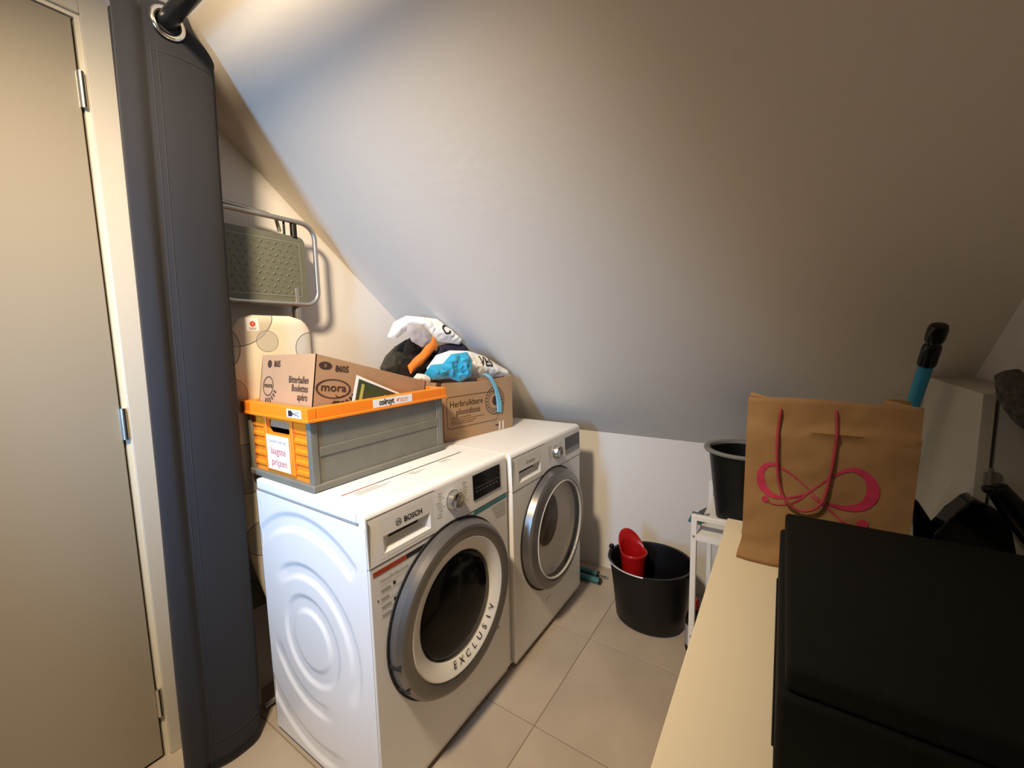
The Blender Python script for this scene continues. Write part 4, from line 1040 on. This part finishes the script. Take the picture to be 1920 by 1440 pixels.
def tubeobj(label, p0, p1, r, tip):
    t = thing('mop_pole', label, 'pole', (Vector(p0) + Vector(p1)) / 2 - Z * r)
    d = (Vector(p1) - Vector(p0)).normalized()
    b = MB(); b.tube([p0, p1], r, 14); b.build('pole', M['tealtube'], t, 60)
    b = MB(); b.tube([Vector(p1), Vector(p1) + d * 0.010], r * 1.04, 14); b.build('end_cap', M['blackp'], t, 60)
    if tip:
        b = MB(); b.tube([Vector(p1) + d * 0.010, Vector(p1) + d * 0.055], r * 0.45, 10); b.build('metal_tip', M['chrome'], t, 60)
tubeobj('upper teal mop pole with a shiny metal tip on the floor behind the dryer', (-0.48, 1.345, 0.020), (0.045, 1.352, 0.020), 0.0145, True)
tubeobj('front teal mop pole lying on the floor nearest the dryer corner', (-0.46, 1.292, 0.0165), (0.075, 1.302, 0.0165), 0.0160, False)

# ================================================================== RACK, BIN
rx0, rx1, ry0, ry1, rz = 0.575, 1.02, 0.855, 1.260, 0.652
rk = thing('metal_rack', 'white metal rack behind the cabinet carrying the black bin', 'rack', ((rx0 + rx1) / 2, (ry0 + ry1) / 2, 0))
tk = 0.018
for px_ in (rx0, rx1 - tk):
    for py_ in (ry0, ry1 - tk):
        b = MB(); b.box((px_, py_, 0), (px_ + tk, py_ + tk, rz), 0.0015, 1); b.build('post', M['rack'], rk)
for py_ in (ry0, ry1 - tk):
    b = MB(); b.box((rx0 + tk, py_, rz - 0.018), (rx1 - tk, py_ + tk, rz), 0.0015, 1); b.build('top_rail', M['rack'], rk)
for zz in (0.565, 0.200):
    b = MB()
    b.box((rx0 + tk, ry0 + 0.001, zz), (rx1 - tk, ry0 + 0.004, zz + 0.022)); b.box((rx0 + tk, ry0 + 0.004, zz + 0.018), (rx1 - tk, ry1 - 0.004, zz + 0.022))
    b.box((rx0 + tk, ry1 - 0.004, zz), (rx1 - tk, ry1 - 0.001, zz + 0.022))
    b.build('shelf', M['rack'], rk)
for zz in (0.578, 0.213):
    b = MB(); b.lathe([(0.0045, 0), (0.0040, 0.0015), (0.0001, 0.002)], 14, Matrix.Translation((rx0 + tk / 2, ry0, zz)) @ Matrix.Rotation(PI / 2, 4, 'X')); b.build('bolt', M['steel'], rk, 40)
bx = Vector((0.712, 1.060, 0.588))
bn = thing('waste_bin', 'black round bin with grey rim standing on the white rack', 'bin', bx)
b = MB(); b.lathe([(0.0001, 0.0), (0.080, 0.0), (0.086, 0.006), (0.116, 0.255), (0.113, 0.255), (0.083, 0.012), (0.0001, 0.008)], 48, Matrix.Translation(bx)); b.build('bin_body', M['blackp'], bn, 40)
b = MB(); b.lathe([(0.114, 0.250), (0.131, 0.253), (0.133, 0.259), (0.128, 0.264), (0.113, 0.262), (0.112, 0.252)], 48, Matrix.Translation(bx)); b.build('bin_rim', M['greyrim'], bn, 50)
dp = thing('dustpan', 'small teal dustpan edge poking out behind the white rack post', 'dustpan', (0.575, 1.10, 0.588))
b = MB(); b.prism([(0.5935, 0.93, 0.589), (0.5935, 1.02, 0.589), (0.553, 1.02, 0.5925), (0.553, 0.93, 0.5925)], (0, 0, 0.006)); b.build('pan', M['tealtube'], dp)
b = MB(); b.prism([(0.575, 0.93, 0.600), (0.600, 0.93, 0.620), (0.600, 1.02, 0.620), (0.575, 1.02, 0.600)], (0, 0, 0.004)); b.build('pan_back', M['blackp'], dp)

# ================================================================== CABINET, PAPER BAG, BLACK BOX
ZC = 0.75
kx0, kx1, ky0, ky1 = 0.702, 1.145, -0.19, 0.648
cb = thing('cabinet', 'low cream white cabinet under the paper bag and black box', 'cabinet', ((kx0 + kx1) / 2, (ky0 + ky1) / 2, 0))
b = MB(); b.box((kx0, ky0, ZC - 0.020), (kx1, ky1, ZC), 0.0015, 1); b.build('cabinet_top', M['cream'], cb, 40)
b = MB()
b.box((kx0 + 0.004, ky0 + 0.003, 0.0), (kx1, ky0 + 0.021, ZC - 0.020)); b.box((kx0 + 0.004, ky1 - 0.021, 0.0), (kx1, ky1 - 0.003, ZC - 0.020))
b.box((kx1 - 0.012, ky0 + 0.021, 0.03), (kx1 - 0.004, ky1 - 0.021, ZC - 0.02)); b.box((kx0 + 0.022, ky0 + 0.021, 0.04), (kx1 - 0.012, ky1 - 0.021, 0.056))
b.build('cabinet_body', M['cream'], cb)
for k in range(2):
    ya = ky0 + 0.006 + k * 0.414
    b = MB(); b.box((kx0 + 0.004, ya, 0.045), (kx0 + 0.022, ya + 0.411, ZC - 0.023), 0.001, 1); b.build('cabinet_door', M['cream'], cb)

# paper bag
bgx0, bgx1, bgy0, bgd, bgz1 = 0.752, 1.020, 0.440, 0.125, 1.116
bgc = Vector(((bgx0 + bgx1) / 2, bgy0 + bgd / 2, ZC))
pb = thing('paper_bag', 'brown kraft paper bag with pink bow print and cord handles', 'paper bag', bgc)
def bag_off(s_, z):
    p = Vector((s_ * 9, z * 9, 0.3))
    return 0.007 * noise.noise(p) - 0.006 * math.exp(-((z - 1.052 - 0.02 * (s_ - 0.9)) / 0.005) ** 2) * sstep(0.84, 0.88, s_) + 0.005 * sstep(1.05, 1.058, z + 0.01 * math.sin(s_ * 40)) + 0.005 * abs(noise.noise(p * 2.2 + Vector((4, 1, 0)))) + 0.0015 * noise.noise(p * 6)
def bag_front(x, z):
    h = (z - ZC) / (bgz1 - ZC)
    return bgy0 - 0.010 * math.sin(PI * h) + bag_off(x, z) + 0.010 * sstep(0.80, 1.0, h) * 0 - 0.012 * (1 - sstep(0, 0.14, h))
NB = 44
def bag_pt(s_, v):
    # s_ in 0..4: front, right, back, left
    z = ZC + 0.001 + v * (bgz1 - ZC - 0.001)
    h = v
    pinch = 0.55 * sstep(0.35, 1.0, h)          # top closes a little
    d = bgd * (1 - pinch * 0.55)
    gus = 0.020 + 0.030 * sstep(0.15, 0.9, h)
    flare = 0.010 * (1 - sstep(0.0, 0.16, h))
    X0, X1 = bgx0 - flare, bgx1 + 0.012 * h + flare
    if s_ < 1: x = X0 + (X1 - X0) * s_; y = bag_front(x, z)
    elif s_ < 2:
        t = s_ - 1; x = X1 - gus * (1 - abs(2 * t - 1)); y = bag_front(X1, z) * (1 - t) + (bgy0 + d) * t
    elif s_ < 3:
        t = s_ - 2; x = X1 + (X0 - X1) * t; y = bgy0 + d + bag_off(x + 3, z); z -= 0.014 * v
    else:
        t = s_ - 3; x = X0 + gus * (1 - abs(2 * t - 1)); y = (bgy0 + d) * (1 - t) + bag_front(X0, z) * t
    top = 0.004 * math.sin(s_ * 5)
    return Vector((x, y, z + (top if v > 0.99 else 0)))
b = MB(); b.grid(lambda u, v: bag_pt((u * 4) % 4, v), 120, 40, True); bag = b.build('bag_body', M['paper'], pb, 50, thick=0.0012)
b = MB(); b.poly([bag_pt(s_, 0.002) for s_ in (0, 0.25, 0.5, 0.75, 0.999, 1.5, 2, 2.5, 2.999, 3.5)]); b.build('bag_bottom', M['paper'], pb)
b = MB()
def strip(pts, ws, n=6):
    C_ = spline([Vector((p[0], p[1], 0)) for p in pts], n); Wd = spline([Vector((w_, 0, 0)) for w_ in ws], n)
    L_, R_ = [], []
    for i, p in enumerate(C_):
        t = (C_[min(i + 1, len(C_) - 1)] - C_[max(i - 1, 0)]).normalized(); nn = Vector((-t.y, t.x, 0)) * Wd[i].x / 2
        for lst, q_ in ((L_, p + nn), (R_, p - nn)): lst.append(Vector((q_.x, bag_front(q_.x, q_.y) - 0.0024, q_.y)))
    for i in range(len(L_) - 1): b.poly([L_[i], L_[i + 1], R_[i + 1], R_[i]])
# two loops and two tails of the bow
strip([(0.908, 0.893), (0.866, 0.935), (0.826, 0.968), (0.797, 0.975), (0.782, 0.955), (0.786, 0.925), (0.806, 0.908), (0.835, 0.910), (0.866, 0.925)], [0.002, 0.002, 0.004, 0.008, 0.012, 0.016, 0.010, 0.004, 0.003])
strip([(0.835, 0.893), (0.866, 0.925), (0.900, 0.962), (0.932, 0.985), (0.958, 0.975), (0.968, 0.945), (0.955, 0.915), (0.925, 0.905), (0.895, 0.912)], [0.002, 0.003, 0.003, 0.008, 0.014, 0.020, 0.016, 0.010, 0.003])
strip([(0.866, 0.925), (0.848, 0.905), (0.825, 0.892), (0.805, 0.890), (0.793, 0.896)], [0.003, 0.003, 0.002, 0.002, 0.004])
strip([(0.872, 0.920), (0.900, 0.900), (0.925, 0.878), (0.945, 0.868), (0.955, 0.874)], [0.003, 0.003, 0.003, 0.002, 0.004])
for cx_, cz_, r_ in ((0.792, 0.898, 0.0065), (0.956, 0.878, 0.009)):
    b.poly([Vector((cx_ + r_ * math.cos(2 * PI * k / 20), bag_front(cx_, cz_) - 0.0030, cz_ + r_ * math.sin(2 * PI * k / 20))) for k in range(20)])
b.build('bow_print', M['pink'], bag)
b = MB()
hp = spline([(0.813, 1.094), (0.8095, 1.05), (0.811, 0.98), (0.818, 0.930), (0.832, 0.902), (0.855, 0.889), (0.878, 0.898), (0.893, 0.925), (0.902, 0.985), (0.907, 1.05), (0.905, 1.098)], 5)
b.tube([(p.x, bag_front(p.x, p.y) - (0.001 if i in (0, len(hp) - 1) else 0.0065 + 0.006 * math.sin(PI * i / (len(hp) - 1))), p.y) for i, p in enumerate(hp)], 0.0029, 8)
b.build('cord_handle', M['cord'], pb, 60)
b = MB()
hp = spline([(0.815, 1.095), (0.816, 1.06), (0.84, 1.0), (0.875, 1.0), (0.900, 1.06), (0.903, 1.095)], 5)
b.tube([(p.x, bgy0 + bgd * 0.70 + 0.012, p.y) for p in hp], 0.0029, 8)
b.build('cord_handle', M['cord'], pb, 60)

# black box
bb_ = thing('storage_box', 'large black fabric box lying on the cream cabinet', 'box', (1.0, 0.15, ZC))
b = MB(); b.box((0.822, -0.095, ZC + 0.001), (1.205, 0.365, ZC + 0.118), 0.008, 3); b.build('box_body', M['boxfab'], bb_, 40)
b = MB(); b.box((0.829, -0.090, ZC + 0.119), (1.212, 0.368, ZC + 0.150), 0.007, 3); b.build('box_lid', M['boxfab'], bb_, 40)
b = MB(); b.box((0.8195, -0.06, ZC + 0.02), (0.8225, 0.33, ZC + 0.028), 0.001, 1); b.build('piping', M['blackp'], bb_)

# ================================================================== MOP, DUSTER, VACUUM AT THE RIGHT
p_top, p_a, p_b = dep(1757, 604, 0.94), dep(1738, 680, 0.985), dep(1703, 785, 1.075)
d = (p_b - p_a).normalized()
t_end = (0.012 - p_a.z) / d.z
p_end = p_a + d * t_end
if p_end.y > YK - 0.03:
    p_end = p_a + d * ((YK - 0.03 - p_a.y) / d.y)
mp = thing('floor_mop', 'blue mop handle with black grip end standing behind the paper bag', 'mop', p_end)
b = MB(); b.tube([p_a, p_end], 0.0142, 16); b.build('handle', M['mopblue'], mp, 60)
ax = (p_a - p_end).normalized(); Lc = (p_top - p_a).length
b = MB()
b.tube([p_a - ax * 0.006, p_a + ax * 0.0, p_a + ax * Lc * 0.40, p_a + ax * Lc * 0.47, p_a + ax * Lc * 0.50, p_a + ax * Lc * 0.56, p_a + ax * Lc * 0.62, p_a + ax * Lc * 0.88, p_a + ax * Lc * 0.97, p_a + ax * Lc], [0.0168, 0.0178, 0.0178, 0.0160, 0.0132, 0.0155, 0.0182, 0.0186, 0.0155, 0.008], 18)
b.build('grip', M['black'], mp, 40)

d0, d1 = dep(1887, 697, 0.80), dep(1950, 815, 0.74)
ds = thing('duster', 'grey-brown fleecy duster in front of the white cupboard', 'duster', (1.215, 0.43, ZC + 0.002))
b = MB()
dd = (d1 - d0)
def duf(u, v):
    a = 2 * PI * u; t = v
    r = 0.026 * math.sin(PI * min(1, 0.10 + t * 0.9)) ** 0.45 if 0.0 < t < 1 else 0.006
    c_ = d0 + dd * t; n1 = dd.normalized().orthogonal().normalized(); n2 = dd.normalized().cross(n1)
    r *= 1 + 0.10 * noise.noise(Vector((math.cos(a) * 3, math.sin(a) * 3, t * 9)))
    return c_ + (n1 * math.cos(a) + n2 * math.sin(a)) * r
b.grid(duf, 36, 30, True); b.build('fleece_head', M['fuzz'], ds, 80)
b = MB(); b.tube([d0 + dd * 0.9, d0 + dd * 1.15, Vector((1.218, 0.43, ZC + 0.012))], 0.008, 10); b.build('handle', M['blackp'], ds, 60)

vc = thing('handheld_vacuum', 'glossy black handheld vacuum cleaner beside the paper bag', 'vacuum', (1.13, 0.52, ZC))
b = MB()
def blob(b, c, r, rot=None, p=2.6, n=28):
    Rm = rot if rot is not None else Matrix.Identity(3)
    def f(u, v):
        a = 2 * PI * u; e_ = PI * (v - 0.5)
        sg = lambda q_: math.copysign(abs(q_) ** (2 / p), q_)
        q_ = Vector((r[0] * sg(math.cos(e_)) * sg(math.cos(a)), r[1] * sg(math.cos(e_)) * sg(math.sin(a)), r[2] * sg(math.sin(e_))))
        q_ = Vector(c) + Rm @ q_; q_.z = max(q_.z, ZC + 0.001); return q_
    b.grid(f, n, n // 2, True)
def wedge(nm, pts, d_, th, bev):
    b = MB(); P_ = [dep(u, v, d_) for u, v in pts]
    away = Vector((FWD.x + 0.55, FWD.y, 0)).normalized() * th
    b.prism(P_, away)
    bmesh.ops.bevel(b.bm, geom=b.bm.edges[:], offset=bev, segments=3, profile=0.5, affect='EDGES', clamp_overlap=True)
    for v in b.bm.verts: v.co.z = max(v.co.z, ZC + 0.001)
    return b.build(nm, M['black'], vc, 40)
wedge('nozzle', [(1712, 934), (1722, 940), (1760, 996), (1766, 1080), (1712, 1080)], 0.885, 0.05, 0.005)
wedge('motor_body', [(1752, 1003), (1788, 968), (1818, 942), (1832, 938), (1848, 946), (1864, 952), (1935, 1010), (1935, 1075), (1754, 1075)], 0.835, 0.06, 0.007)
h0, h1, h2 = dep(1868, 915, 0.80), dep(1905, 960, 0.79), dep(1950, 1010, 0.78)
b = MB(); b.tube([h0 + (h0 - h1).normalized() * 0.004, h0, h0 * 0.5 + h1 * 0.5, h1, h2], [0.010, 0.017, 0.019, 0.022, 0.026], 18); b.build('grip', M['black'], vc, 50)
b = MB(); pq = dep(1857, 918, 0.785); blob(b, pq, (0.012, 0.010, 0.008)); b.build('switch', M['blackp'], vc, 50)

# ================================================================== CEILING SPOTLIGHT (behind the viewer)
LP = Vector(LAMP); dirv = (LAMP_TARGET - LP).normalized()
lt = thing('ceiling_spotlight', 'white ceiling spotlight turned towards the laundry corner', 'lamp', (LP.x, LP.y, HC))
b = MB(); b.lathe([(0.05, 0.0), (0.05, -0.012), (0.012, -0.018), (0.012, -0.05), (0.0001, -0.05)], 28, Matrix.Translation((LP.x, LP.y - 0.03, HC)), cap0=True); b.build('ceiling_rose', M['rack'], lt, 40)
q = dirv.to_track_quat('Z', 'Y').to_matrix().to_4x4()
b = MB(); b.lathe([(0.0001, -0.055), (0.09, -0.055), (0.112, -0.045), (0.116, -0.012), (0.110, -0.012), (0.104, -0.040), (0.0001, -0.045)], 28, Matrix.Translation(LP) @ q); b.build('lamp_head', M['rack'], lt, 40)
ld = bpy.data.lights.new('spot_bulb', 'SPOT'); ld.energy = LAMP_POWER; ld.color = LAMP_COLOR; ld.spot_size = math.radians(LAMP_ANGLE); ld.spot_blend = LAMP_BLEND; ld.shadow_soft_size = 0.10
lo = bpy.data.objects.new('spot_bulb', ld); COL.objects.link(lo); lo.location = LP; lo.rotation_euler = dirv.to_track_quat('-Z', 'Y').to_euler()
